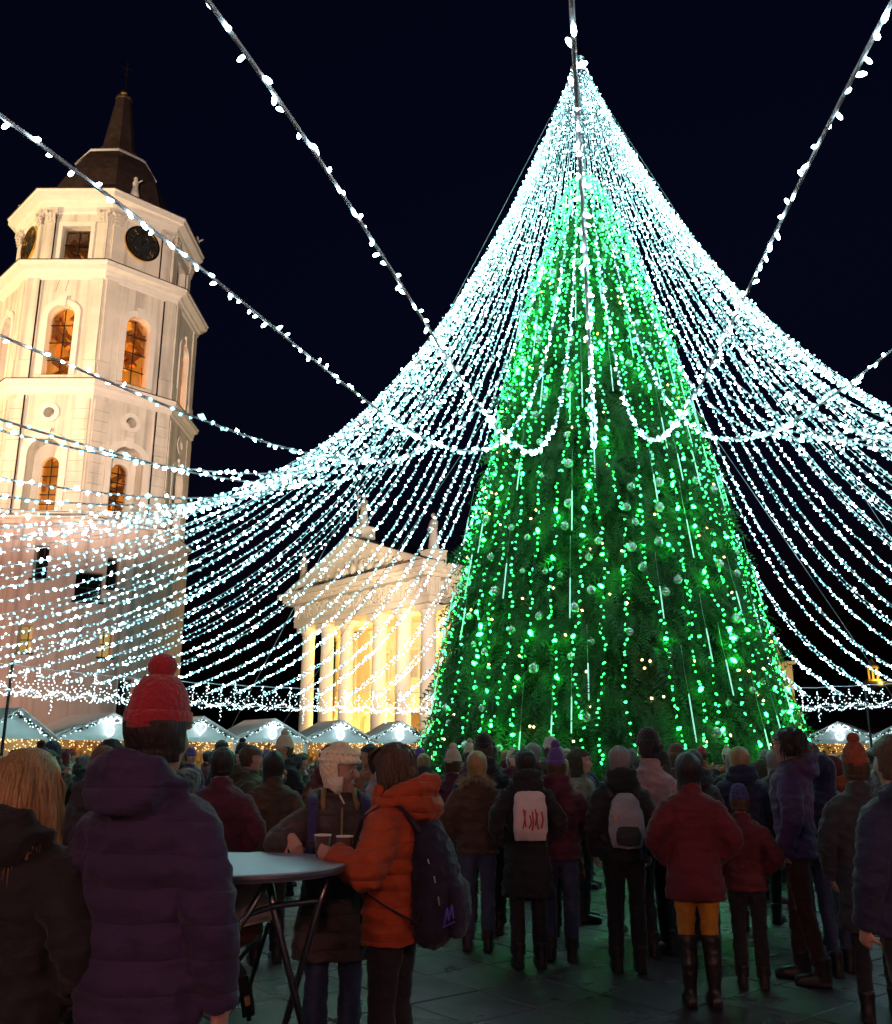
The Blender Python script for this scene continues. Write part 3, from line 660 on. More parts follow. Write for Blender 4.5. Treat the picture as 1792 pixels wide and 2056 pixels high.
for k in range(6):
    m_ = ks == k; z = zs[m_]; p = ph[m_]; n = len(z)
    rr = np.interp(z, [q[0] for q in TPROF], [q[1] for q in TPROF]); lump = np.array([noise.noise(Vector((4 * math.sin(a), 4 * math.cos(a), zz * 1.1))) for a, zz in zip(p, z)])
    r = rr - .40 + .32 * lump + .12 * rng.normal(size=n) + .10 * np.sin(z * 3.1 + 2.5 * np.sin(p * 3))
    jit = rng.normal(size=n) * .35; out = p + jit
    tilt = R(38) + rng.normal(size=n) * R(16)                       # droop below horizontal
    ex = np.stack([np.sin(out) * np.cos(tilt), -np.cos(out) * np.cos(tilt), -np.sin(tilt)], -1)
    ey = np.stack([np.cos(out), np.sin(out), np.zeros(n)], -1); roll = rng.normal(size=n) * .5
    ez = np.cross(ex, ey); ey, ez = ey * np.cos(roll)[:, None] + ez * np.sin(roll)[:, None], ez * np.cos(roll)[:, None] - ey * np.sin(roll)[:, None]
    size = (.50 + .34 * rng.random(n) + .35 * (rng.random(n) < .12)) * np.clip(rr / 2.2, .42, 1.0)
    base = np.stack([r * np.sin(p), -r * np.cos(p), z + .12], -1)
    v, f_ = kinds[k]
    W = base[:, None] + size[:, None, None] * (v[None, :, 0:1] * ex[:, None] + v[None, :, 1:2] * ey[:, None] + v[None, :, 2:3] * ez[:, None])
    VV.append(W.reshape(-1, 3)); FF.append((f_[None] + (np.arange(n) * len(v))[:, None, None]).reshape(-1, 3) + off); off += n * len(v)
o = link('foliage', np_mesh('foliage', np.concatenate(VV), np.concatenate(FF), FIR), tree); o['kind'] = 'stuff'
# mast above the tree, with a cap where all cables meet
mast = thing('steel_mast', 'slim steel mast rising from the tree top to the light canopy peak', 'mast', (TX, TY, 20.0))
b = MB(); b.tube([(0, 0, 0), (0, 0, 5.2)], [.11, .08], 10); b.build('pole', STEEL, mast, smooth=True)
b = MB(); b.lathe([(.05, 4.8), (.22, 4.85), (.22, 5.15), (.1, 5.3), (.02, 5.35)], 16); b.build('cap_ring', STEEL, mast)
# green light strings down the tree
cap_v = np.array([(math.cos(a) * r, math.sin(a) * r, z) for z, r in ((-.62, .16), (-.3, .36), (.25, .42), (.6, .24)) for a in np.arange(6) * PI / 3] + [(0, 0, -.7), (0, 0, .72)])
cap_f = []
for i in range(3):
    for j in range(6): a, c = i * 6 + j, i * 6 + (j + 1) % 6; cap_f += [(a, c, c + 6), (a, c + 6, a + 6)]
for j in range(6): cap_f += [((j + 1) % 6, j, 24), (18 + j, 18 + (j + 1) % 6, 25)]
gi = [0]
for i in range(46):
    phi = PHC - PI + 2 * PI * (i + random.uniform(-.3, .3)) / 46; z0 = 19.9 - 1.2 * (i % 3) * random.random(); zz = np.arange(z0, 1.3, -.03); pts = []
    ph0 = random.uniform(0, 6)
    path = [tp(phi + (.055 * math.sin(z * .8 + ph0) + .02 * math.sin(z * 2.1 + ph0 * 2)) * min(1., 2.2 / max(.6, trad(z))), z, .14 + .1 * math.sin(z * 1.7 + ph0)) for z in np.arange(z0, 1.2, -.35)]
    loc = tp(phi, 1.2, .1); loc.z = 0
    dphi = (phi - PHC + PI) % (2 * PI) - PI
    t = thing('green_light_string', 'green fairy light strand on the tree, %s counting round from the cathedral side' % nth(gi[0]), 'light string', loc, 0, 'green light strands on the tree front' if abs(dphi) < PI / 2 else 'green light strands behind the tree')
    if abs(dphi) >= PI / 2 and abs(dphi) > R(105): bpy.data.objects.remove(t); continue
    gi[0] += 1
    b = MB(); b.tube([p - loc for p in path], .012, 4); b.build('wire', mat('green_wire', (.02, .05, .02), .6), t)
    P = []; z = z0
    while z > 1.25:
        k = z0 - z; i0 = min(len(path) - 2, int(k / .35)); q = path[i0].lerp(path[i0 + 1], (k / .35) % 1)
        P.append((q.x - loc.x + random.gauss(0, .035), q.y - loc.y + random.gauss(0, .035), q.z + random.gauss(0, .03)))
        z -= random.choice((.09, .12, .16, .2, .28)) * (.8 if z > 12 else 1.0)
    P = np.array(P); hot = rng.random(len(P)) < .07
    o = link('bulbs', bulbs_mesh('bulbs', P[~hot], .046 + .022 * rng.random((~hot).sum()), GREENLED, cap_v, np.array(cap_f)), t); o['kind'] = 'stuff'
    o = link('bright_bulbs', bulbs_mesh('bright_bulbs', P[hot], .085 + .04 * rng.random(hot.sum()), GREENHOT, cap_v, np.array(cap_f)), t); o['kind'] = 'stuff'
# extra dense mesh of green lights round the tip
t = thing('green_light_net', 'dense net of tiny green lights wrapped around the tree tip', 'light net', (TX, TY, 13)); P = []
for i in range(520):
    z = 20.2 - 8.5 * random.random() ** 1.5; p = tp(random.uniform(0, 2 * PI), z, random.uniform(-.1, .16)); P.append((p.x - TX, p.y - TY, z - 13))
o = link('bulbs', bulbs_mesh('bulbs', P, .05, GREENLED), t); o['kind'] = 'stuff'
b = MB(); b.tube([(trad(13 + .14 * i) * 1.0 * math.sin(i * .7), -trad(13 + .14 * i) * math.cos(i * .7), .14 * i) for i in range(50)], .01, 4); b.build('wire', mat('green_wire', (.02, .05, .02), .6), t)
t = thing('warm_light_string', 'sparse warm white fairy lights scattered over the fir boughs', 'light string', (TX, TY, 1.5)); P = []
for i in range(110):
    p = tp(PHC + random.uniform(-1.5, 1.5), 1.6 + 15 * random.random() ** 1.3, random.uniform(.0, .2)); P.append((p.x - TX, p.y - TY, p.z - 1.5))
o = link('bulbs', bulbs_mesh('bulbs', P, .075, WARMLED), t); o['kind'] = 'stuff'

def tree_hit(px, py, d=.12):                           # where a sight line meets the tree surface
    dx, dy, dz = ray(px, py); t = 18.
    while t < 27.5:
        x, y, z = dx * t, t, EYE + dz * t
        if .8 < z < 20.3 and math.hypot(x - TX, y - TY) < trad(z) + d: return Vector((x, y, z))
        t += .04
    return None
ball = MB(); ball.ell((0, 0, 0), (.5, .5, .5), 20, 12); ball_me = ball.mesh('ornament_ball', SILVER, True)
capb = MB(); capb.lathe([(.1, .47), (.1, .58), (.05, .6)], 10); capb.tube([(0, 0, .58), (0, 0, .75)], .02, 5); cap_me = capb.mesh('cap', CAPM)
B1 = [(535,130),(835,297),(640,650),(815,605),(825,790),(500,810),(320,885),(655,865),(1225,940),(1400,910),(1635,900),(1750,955),(1195,1068),(1405,1068),(825,1045),(300,1150),(460,1200),(1250,1165),(800,1190),(560,1262),(1400,1290),(1015,1285),(1228,1325),(328,1388),(955,1390),(1288,1455),(530,1475),(675,1480),(770,1500),(1520,1535),(970,1600),(130,1580),(355,1605),(1445,1612),(1330,40),(1210,150),(1435,165),(695,240),(675,360),(615,480)]
B2 = [(710,80),(520,270),(1040,270),(1300,205),(635,535),(550,480),(1715,385),(1430,460),(1280,570),(835,370),(340,280),(1000,660),(615,955),(365,1065),(1395,1025),(490,1235),(745,1255),(345,955)]
B3 = [(135,150),(20,335),(565,312),(690,380),(690,230),(270,425),(185,510),(685,700),(845,800),(675,840),(215,955),(800,1210),(870,1150),(630,1300),(1020,1370),(545,1510),(960,1545)]
B4 = [(775,1040),(905,1010),(790,1085),(715,1185),(1040,1190),(1055,1330),(670,1295),(885,1420),(1045,1415),(725,1490),(595,1500),(820,1545),(1050,1590),(600,1575),(880,1775),(840,1910),(640,1925),(1115,1945),(1335,1955),(1110,1325)]
BP = [(883.6 + x * .3138, 682.8 + y * .3138) for x, y in B1] + [(803.3 + x * .269, 1164.8 + y * .269) for x, y in B2] + [(1285 + x * .2829, 1044 + y * .2829) for x, y in B3] + [(883.6 + x * .3138, 80.3 + y * .3138) for x, y in B4]
def zone(z): return 'upper third' if z > 12 else 'middle' if z > 6 else 'lower boughs'
for px, py in BP:
    p = tree_hit(px, py, .16)
    if p is None: continue
    o = link('ornament_ball', ball_me, None, p); s_ = random.choice((.15, .18, .2, .23, .26)); o.scale = (s_,) * 3
    o.rotation_euler = (random.uniform(-.3, .3), random.uniform(-.3, .3), 0)
    tag(o, 'shiny silver ball ornament hanging on the %s of the tree' % zone(p.z), 'ornament', 'silver balls on the %s of the tree' % zone(p.z))
    c = link('cap', cap_me, o)
# meteor tube lights hanging on thin cables
tb = MB(); tb.tube([(0, 0, 0), (0, 0, -.02), (0, 0, -1.0), (0, 0, -1.03)], [.005, .016, .016, .008], 8); tube_me = tb.mesh('meteor_light_tube', TUBELED, True)
cb_ = MB(); cb_.tube([(0, 0, 0), (0, .05, .5), (0, 0, 1.1)], .007, 4); cable_me = cb_.mesh('cable', THINWIRE)
for i in range(26):
    phi = PHC + R(-88 + 176 * (i + .5) / 26)
    z = random.uniform(2.2, 4.0)
    while z < 15.5:
        if random.random() < .44:
            p = tp(phi + random.uniform(-.05, .05), z, .22 + .1 * random.random()); o = link('meteor_light_tube', tube_me, None, p)
            o.scale = (1, 1, random.uniform(.75, 1.15))
            a = phi; lean = R(11) ; o.rotation_euler = (-lean * math.cos(a), -lean * math.sin(a), 0)
            tag(o, 'slim glowing white meteor tube hanging on the %s of the tree' % zone(z), 'light tube', 'meteor tubes on the %s of the tree' % zone(z))
            link('cable', cable_me, o)
        z += random.uniform(1.9, 3.6)

# ------------------------------------------------------------------ canopy of light strings
def rim(phi):                                         # the rim is drawn out towards the camera's side of the square
    a = abs((phi - PHC + PI) % (2 * PI) - PI); x = min(1., max(0., (a - R(22)) / R(58))); w_ = x * x * (3 - 2 * x)
    return [p + (q - p) * w_ for p, q in zip((28.9, 3.51, 8.302, -1.645), (19.86, 4.25, 6.6, -.80))]
def canopy(phi, t, lift=0.):
    SR, SZP, SB, SK = rim(phi); SZ0 = 25.06
    z = SZ0 + (SZP - SZ0) * t - 4 * SB * t * (1 - t) * (1 + SK * (t - .5)) + lift
    return Vector((TX + SR * t * math.sin(phi), TY - SR * t * math.cos(phi), z))
NEAR = {-9.75: 'light string passing straight overhead from the tree peak to the top edge', -13.72: 'light string crossing the dark sky from the top edge beside the bell tower', -17.6: 'light string passing in front of the tower clock face',
        -24.3: 'light string crossing the tower below its tall arched windows', -28.5: 'light string crossing the tower at its small round windows', -31.7: 'light string crossing the tower at its lower arched niches',
        -6: 'light string rising steeply into the upper right corner', -1: 'light string leaving the picture halfway up the right edge'}
PHIS = list(NEAR) + [-36 - 4 * i for i in range(36)] + [3 + 4 * i for i in range(41)]
seen = set(); cnt = {}
bm_ = MB(); bm_.add(cap_v.tolist(), cap_f); bm_.lathe([(.24, -1.05), (.27, -1.0), (.27, -.55), (.2, -.5)], 8, m=1); big_me = bm_.mesh('bulb', [BULB, mat('bulb_socket', (.5, .5, .55), .5)], True)
camv = Vector((0, 0, EYE))
for phd in PHIS:
    pw = ((phd + 180) % 360) - 180
    if pw in seen or (pw > 3 and pw < 3): continue
    seen.add(pw)
    phi = R(phd + (0 if phd in NEAR else random.uniform(-.5, .5)))
    loc = canopy(phi, 1.); loc.z = 0
    near = abs(((phd + 10 + 180) % 360) - 180) < 34
    if phd in NEAR: lab, grp = NEAR[phd], 'light strings running overhead'
    else:
        e = canopy(phi, .93); u, _ = pix(e) if e.y > 2 else (-9e3 if math.sin(phi) < 0 else 9e3, 0)
        w_ = 'fanning out across the bell tower' if u < 390 else 'slanting down between tower and cathedral' if u < 590 else 'slanting down in front of the cathedral portico' if u < 880 else 'hanging behind the tree' if u < 1590 else 'sweeping down to the right edge'
        cnt[w_] = cnt.get(w_, 0) + 1; grp = 'light strings ' + w_; o_ = nth(cnt[w_] - 1)
        lab = {'f': 'white light string fanning across the bell tower, %s below the niche string', 's': 'white light string between tower and cathedral, %s from the tower', 'c': 'white light string before the cathedral portico, %s from its far corner', 'h': 'white light string hanging behind the tree, %s from the cathedral side', 'r': 'white light string on the right, %s counting down from the overhead strings'}[w_[0] if w_[0] != 's' else ('c' if 'portico' in w_ else 's' if 'tower' in w_ else 'r')] % o_
    t = thing('light_string', lab, 'light string', loc, 0, grp)
    strands = 1 if near else 2; P = []; S = []; bigs = []
    lift = random.uniform(-.12, .12)
    for q in range(strands):
        dp = (q - .5) * R(.42) if strands == 2 else 0; dl = random.uniform(-.15, .15)
        pts = [canopy(phi + dp * min(1, x * 1.4), x, (lift + dl) * math.sin(PI * x)) for x in np.linspace(.004, 1, 90)]
        wires = MB(); wires.tube([p - loc for p in pts], .014 if near else .008, 6); wires.build('wire', WIRE, t)
        acc = 0.; nxt = .1
        for a, c in zip(pts[:-1], pts[1:]):
            ln = (c - a).length
            while nxt < acc + ln:
                p = a.lerp(c, (nxt - acc) / ln); dist = (p - camv).length
                jit = Vector((random.gauss(0, 1), random.gauss(0, 1), random.gauss(-.5, 1))).normalized() * (.034 if near else .045)
                if dist < 10.5 and near: bigs.append((p + jit, jit))
                elif nxt < 4 and random.random() < .45: pass
                else: P.append(tuple(p + jit - loc)); S.append(random.choice((.046, .052, .056, .062, .078)) * (1.25 if random.random() < .07 else 1) * min(1., .5 + nxt / 26))
                nxt += random.uniform(.13, .20) if near else random.uniform(.15, .24)
            acc += ln
    P = np.array(P); S = np.array(S); hot = rng.random(len(P)) < .36
    o = link('bulbs', bulbs_mesh('bulbs', P[~hot], S[~hot], BULBFAR), t); o['kind'] = 'stuff'
    o = link('bright_bulbs', bulbs_mesh('bright_bulbs', P[hot], S[hot] * 1.15, BULBHOT), t); o['kind'] = 'stuff'
    for p, jd in bigs:
        o = link('bulb', big_me, t, p - loc); o.rotation_euler = jd.to_track_quat('Z', 'Y').to_euler(); f_ = random.uniform(.8, 1.15); o.scale = (.034 * f_, .034 * f_, .046 * f_)
# guy cables and perimeter poles
for (px, Rr, z0_, lab) in ((400, 20.5, 24.7, 'thin steel guy cable running outside the light strings over the cathedral side'), (2120, 21, 24.7, 'thin steel guy cable running outside the light strings on the right'), (1921, 19, 17.5, 'thin steel guy cable from the tree top to the right stalls'), (478, 18.5, 17.0, 'thin steel guy cable from the tree top down beside the earflap hat')):
    dx = ray(px, 1519)[0]; A = dx * dx + 1; B = -(dx * TX + TY); Cc = TX * TX + TY * TY - Rr * Rr; D_ = B * B - A * Cc
    tt = (-B + math.sqrt(D_)) / A if D_ > 0 else -B / A; foot = Vector((dx * tt, tt, 0))
    b = MB(); b.tube([(TX - foot.x, TY - foot.y, z0_), (0, 0, .1)], .012, 4)
    o = b.build('guy_cable', THINWIRE, None, loc=foot); tag(o, lab, 'cable', 'guy cables of the mast')
for i in range(24):
    phd = -92 - 12 * i; phi = R(phd); foot = canopy(phi, 1.0); foot.z = 0
    if not (foot.y > 3 and (-60 < pix(foot)[0] < 130 or 1690 < pix(foot)[0] < 1850)): continue
    b = MB(); b.tube([(0, 0, 0), (0, 0, 4.75)], [.06, .045], 8); b.lathe([(.14, 0), (.14, .05)], 10); o = b.build('perimeter_pole', IRON, None, loc=foot)
    u = pix(foot)[0]
    tag(o, 'thin dark pole holding up the rim of the light canopy ' + ('beside the bell tower' if u < 420 else 'by the right stalls'), 'pole', 'poles of the light canopy')
# rim of the canopy: top cable, loops and hanging strands, one section per string gap
SECL = []
for i in range(90):
    p0, p1 = R(-36 - 4 * i), R(-40 - 4 * i); a, c = canopy(p0, 1.), canopy(p1, 1.)
    if min(a.y, c.y) < 8 or not (-150 < pix(a)[0] < 1950): continue
    loc = (a + c) / 2; loc.z = 0; u = pix(a)[0]
    w_ = 'in front of the bell tower base' if u < 460 else 'in front of the cathedral columns' if u < 860 else 'behind the tree' if u < 1590 else 'above the stalls right of the tree'
    t = thing('rim_garland', 'looped rim garland %s, %s from the left' % (w_, nth(SECL.count(w_))), 'garland', loc, 0, 'rim garlands ' + w_)
    SECL.append(w_)
    b = MB(); b.tube([a - loc + Vector((0, 0, .42)), (a + c) / 2 - loc + Vector((0, 0, .38)), c - loc + Vector((0, 0, .42))], .014, 4); b.build('rim_cable', WIRE, t); b = MB(); P = []
    def run(f_, n):
        for k in range(n): q = f_(k / (n - 1)); P.append((q.x - loc.x + random.gauss(0, .025), q.y - loc.y + random.gauss(0, .025), q.z + random.gauss(0, .03)))
    dn = Vector((0, 0, -1))
    run(lambda s_: a.lerp(c, s_) + dn * (.45 + .10 * math.sin(2 * PI * s_)), 26); run(lambda s_: a.lerp(c, s_) + dn * (.55 + .08 * math.sin(3 * PI * s_)), 20)
    run(lambda s_: a + dn * (s_ * 1.0 - .4), 16); run(lambda s_: a.lerp(c, .5) + dn * (s_ * .8 - .2), 9)
    run(lambda s_: a.lerp(c, s_) + dn * (-.35 + 4 * .8 * s_ * (1 - s_)), 20); run(lambda s_: a.lerp(c, (s_ + .5) % 1) + dn * (-.1 + .55 * abs(math.sin(PI * s_))), 13)
    if i % 3 == 0: run(lambda s_: a.lerp(c, .5) + dn * (.5 + s_ * .6), 8)
    b.tube([a - loc + dn * .45, (a + c) / 2 - loc + dn * .5, c - loc + dn * .45], .008, 4); b.build('wire', WIRE, t)
    o = link('bulbs', bulbs_mesh('bulbs', P, .05, RIMLED), t); o['kind'] = 'stuff'

# ------------------------------------------------------------------ market stalls
EMBL = mat('neon_white', (.9, .95, 1), .4, emit=(.8, .93, 1.), es=4.)
def ring_pt(px, Rr, far=True):
    dx = ray(px, 1500)[0]; A = dx * dx + 1; B = -(dx * TX + TY); Cc = TX * TX + TY * TY - Rr * Rr
    t = (-B + math.sqrt(B * B - A * Cc)) / A; return Vector((dx * t, t, 0))
def stall(px, label, emblem, wd=3.2, Rr=21.6, turn=0., ht=3.35, tint=None):
    p = ring_pt(px, Rr); rz = math.atan2(TY - p.y, TX - p.x) + PI / 2 + turn; t = thing('market_stall', label, 'market stall', p, rz, 'white market stalls around the square')
    hw, ev, dp = wd / 2, 2.45, 3.2
    for s_ in (-1, 1):
        b = MB(); n = Vector((s_ * (ht - ev), 0, hw)).normalized() * .04
        q = [Vector((0, -.35, ht)), Vector((s_ * (hw + .25), -.35, ev - .16)), Vector((s_ * (hw + .25), dp, ev - .16)), Vector((0, dp, ht))]
        b.add([x for x in q] + [x - n for x in q], [(0, 1, 2, 3), (7, 6, 5, 4), (0, 4, 5, 1), (1, 5, 6, 2), (2, 6, 7, 3), (3, 7, 4, 0)]); b.build('roof_panel', CANVAS, t)
        b = MB(); b.box((s_ * (hw - .04), dp / 2, ev / 2), (.06, dp - .1, ev)); b.build('side_wall', BOARD, t)
        b = MB(); b.box((s_ * (hw - .04), .02, ev / 2), (.1, .1, ev)); b.build('post', BOARD, t)
    b = MB(); b.add([(-hw - .05, .05, ev), (hw + .05, .05, ev), (0, .05, ht - .06), (-hw - .05, .1, ev), (hw + .05, .1, ev), (0, .1, ht - .06)], [(0, 1, 2), (5, 4, 3), (0, 3, 4, 1)]); b.build('gable_panel', CANVAS, t)
    b = MB(); b.box((0, 0, ev - .1), (wd + .2, .12, .2)); b.build('fascia', CANVAS, t)
    b = MB(); b.box((0, dp - .1, ev / 2), (wd - .1, .06, ev)); b.build('back_wall', mat('warm_board', (.5, .36, .2), .7, var=.2), t)
    b = MB(); b.box((0, .1, .5), (wd - .1, .5, 1.0)); b.box((0, .0, 1.03), (wd, .7, .06)); b.build('counter', mat('counter_wood', (.25, .14, .07), .6, bump=.2), t)
    for k in range(14): b = MB(); b.box((-hw + .25 + k * (wd - .5) / 13, dp - .5, random.uniform(1.2, 2.0)), (.16, .2, random.uniform(.15, .4))); b.build('goods', mat('stall_goods', (.6, .35, .12), .6, var=.5), t)
    P = []                                               # fringe of warm lights under the fascia
    for k in range(90): x = -hw + .1 + (wd - .2) * random.random(); P.append((x, .06 + .1 * random.random(), ev - .22 - .42 * random.random() ** 2))
    o = link('warm_lights', bulbs_mesh('warm_lights', P, .035, WARMLED), t); o['kind'] = 'stuff'
    g_ = MB(); P = []
    for s_ in (-1, 1):
        for k in range(60):
            x = (k + random.random()) / 60; q = Vector((s_ * (hw + .12) * (1 - x), -.06, ev - .08 + (ht - ev - .02) * x - .06))
            d = Vector((random.gauss(0, 1), random.gauss(-.6, .6), random.gauss(-.3, 1))).normalized() * random.uniform(.1, .19)
            e = d.cross(Vector((.3, .5, .8))).normalized() * .035
            g_.add([q - e, q + e, q + d], [(0, 1, 2)]); g_.add([q + d * .3 - e * 2, q + d * .3 + e * 2, q + d * .9], [(0, 1, 2)])
            if k % 2 == 0: P.append(q + d * .7)
    ga = g_.build('garland', GREENERY, t); o = link('garland_lights', bulbs_mesh('garland_lights', P, .05, RIMLED), ga); o['kind'] = 'stuff'
    cz = ev + (ht - ev) * .42
    if emblem == 'angel':
        e = MB(); yy = -.1
        e.tube([(.16 * math.sin(a) * (1.2 if math.cos(a) < 0 else .7), yy, cz - .12 + .28 * math.cos(a)) for a in np.linspace(0, 2 * PI, 20)[:-1]], .022, 6, closed=True, ref=(0, 1, 0))
        for s_ in (-1, 1): e.tube([(s_ * (.06 + .42 * x), yy, cz + .1 + .2 * math.sin(PI * x) * w_ + .08 * x) for x, w_ in [(k / 8, 1) for k in range(9)] + [(k / 8, -.15) for k in range(8, -1, -1)]], .02, 6, ref=(0, 1, 0))
        e.tube([(.08 * math.cos(a), yy, cz + .27 + .08 * math.sin(a)) for a in np.linspace(0, 2 * PI, 12)[:-1]], .02, 6, closed=True, ref=(0, 1, 0)); e.build('angel_light', EMBL, t)
    elif emblem == 'heart':
        e = MB(); e.tube([(.02 * 16 * math.sin(a) ** 3 * .9, -.1, cz + .018 * (13 * math.cos(a) - 5 * math.cos(2 * a) - 2 * math.cos(3 * a) - math.cos(4 * a))) for a in np.linspace(0, 2 * PI, 30)[:-1]], .022, 6, closed=True, ref=(0, 1, 0)); e.build('heart_light', EMBL, t)
    lamp('stall_lamp', 'POINT', (0, 1.3, 2.2), 42, (1., .6, .22), size=.12, parent=t)
stall(20, 'white market stall cut by the left picture edge', None, 3.6)
stall(215, 'wide white market stall under the bell tower with glowing angel', 'angel', 4.4, turn=-.15)
stall(398, 'white market stall with glowing heart on its gable', 'heart', 3.8)
stall(545, 'white market stall before the dark gap left of the cathedral', 'angel', 3.5)
stall(682, 'white market stall below the cathedral columns, middle of three', 'angel', 3.4)
stall(802, 'white market stall half hidden by the lower left boughs of the tree', 'angel', 3.2)
stall(1690, 'white market stall right of the tree with glowing angel', 'angel', 4.0, 26.5, turn=.1)
stall(1830, 'white market stall cut by the right picture edge', None, 4.0, 25.5)
# street lamp right
p = at(1763, 1486, 62); t = thing('street_lamp', 'old street lamp shining bright orange beside the right stalls', 'street lamp', (p.x, p.y, 0))
b = MB(); b.tube([(0, 0, 0), (0, 0, p.z - .35)], [.08, .05], 8); b.lathe([(.2, 0), (.2, .25), (.1, .5)], 8); b.build('post', IRON, t)
b = MB(); b.ell((0, 0, p.z), (.3, .3, .36), 14, 8); b.build('globe', mat('sodium_globe', (1, .8, .5), .4, emit=(1., .62, .25), es=60.), t, smooth=True)
b = MB(); b.lathe([(.12, p.z - .42), (.2, p.z - .34), (.12, p.z - .3)], 10); b.lathe([(.2, p.z + .34), (.05, p.z + .5)], 10); b.build('lamp_cap', IRON, t)
# ------------------------------------------------------------------ people
SKIN = mat('skin', (.50, .29, .21), .5, bump=.05, bscale=60)
HAIRB = mat('brown_hair', (.075, .042, .02), .55, bump=.6, bscale=40, stretch=(3, 3, .4), var=.3)
HAIRD = mat('dark_hair', (.018, .013, .011), .5, bump=.6, bscale=40, stretch=(3, 3, .4))
HAIRL = mat('blonde_hair', (.36, .22, .09), .5, bump=.6, bscale=40, stretch=(3, 3, .4), var=.3)
HAIRG = mat('grey_hair', (.22, .21, .2), .55, bump=.6, bscale=40, stretch=(3, 3, .4))
def cloth(name, c, **k): return mat(name, c, .85, bump=.9, bscale=9, var=.16, vscale=6, sheen=.1, stretch=(1, 1, 1.9), **k)
def shift(P, H): s_ = H / 1.75; return [tuple(Vector(p) * s_) for p in P]
HEADR = [(1.508, .018, .02, -.062), (1.518, .036, .04, -.055), (1.54, .052, .062, -.036), (1.565, .062, .078, -.02), (1.60, .070, .090, -.006), (1.64, .075, .097, .002), (1.68, .076, .098, .006), (1.71, .070, .090, .008), (1.735, .052, .068, .009), (1.75, .018, .026, .01)]
def head_parts(b, turn=0., nod=0., scale=1., c=(0, 0, 1.55)):
    """skull, jaw, nose, brow, lips, ears added to b in body space"""
    M = Matrix.Translation(c) @ Matrix.Rotation(turn, 4, 'Z') @ Matrix.Rotation(nod, 4, 'X') @ Matrix.Translation(-Vector((0, 0, 1.55)))
    q = MB(); o = []
    q.tube([(0, cy, z) for z, rx, ry, cy in HEADR], [(rx, ry) for z, rx, ry, cy in HEADR], 20, ref=(0, 1, 0))
    # the sweep follows the jaw line; nose, brow, cheeks, lips, chin and ears are added on it
    q.tube([(0, -.085, 1.655), (0, -.102, 1.632), (0, -.117, 1.608), (0, -.104, 1.598)], [(.010, .012), (.012, .014), (.017, .016), (.012, .01)], 8)
    q.ell((0, -.078, 1.668), (.055, .022, .012)); q.ell((0, -.084, 1.572), (.024, .014, .006)); q.ell((0, -.082, 1.562), (.021, .014, .007)); q.ell((0, -.068, 1.527), (.024, .022, .017))
    for s_ in (-1, 1):
        q.ell((s_ * .04, -.062, 1.605), (.026, .028, .03)); q.ell((s_ * .077, .008, 1.625), (.010, .022, .033))
    for i, v in enumerate(q.v): q.v[i] = tuple(M @ Vector(v))
    b.add(q.v, q.f); return M
def hand(b, wrist, d, n, side=1, curl=.5, s_=1.):
    """palm, four fingers and a thumb; d = pointing direction, n = palm normal"""
    wrist, d, n = Vector(wrist), Vector(d).normalized(), Vector(n); n = (n - d * n.dot(d)).normalized(); t = d.cross(n) * side
    b.tube([wrist - d * .02, wrist + d * .03, wrist + d * .085 * s_], [(.024, .02), (.036, .016), (.041, .014)], 10, ref=n)
    for i, (ln, off) in enumerate(((.070, .030), (.080, .010), (.074, -.010), (.058, -.029))):
        p = wrist + d * (.082 - .006 * abs(i - 1)) * s_ + t * off * s_; a = .25; q = [p - d * .015, p]
        for k in range(3):
            a += curl * .75; q.append(q[-1] + (d * math.cos(a) + n * math.sin(a)) * ln * (.42, .32, .26)[k] * s_)
        b.tube(q, [.0095, .0095, .009, .0085, .0065], 7)
    p = wrist + d * .025 + t * .034; q = [p - t * .01, p + (d * .5 + t * .7 + n * .3).normalized() * .04, p + (d * .75 + t * .45 + n * .6).normalized() * .072, p + (d * .85 + t * .15 + n * .8).normalized() * .095]
    b.tube(q, [.013, .012, .0105, .008], 7)
ARMS_DOWN = (((-.20, .01, 1.41), (-.25, .03, 1.13), (-.23, -.06, .88)), ((.20, .01, 1.41), (.25, .03, 1.13), (.23, -.06, .88)))
ARMS_POCKET = (((-.20, .01, 1.41), (-.30, .07, 1.14), (-.19, -.09, .98)), ((.20, .01, 1.41), (.30, .07, 1.14), (.19, -.09, .98)))
ARMS_PHONE = (((-.20, .01, 1.41), (-.27, -.10, 1.16), (-.10, -.26, 1.40)), ((.20, .01, 1.41), (.27, -.10, 1.16), (.10, -.28, 1.44)))
ARMS_ONE = (((-.20, .01, 1.41), (-.27, .04, 1.14), (-.2, -.08, .96)), ((.20, .01, 1.41), (.29, -.12, 1.2), (.16, -.3, 1.5)))
ARMS_CROSS = (((-.20, .01, 1.41), (-.27, -.02, 1.13), (.02, -.19, 1.12)), ((.20, .01, 1.41), (.27, -.02, 1.13), (-.02, -.22, 1.16)))
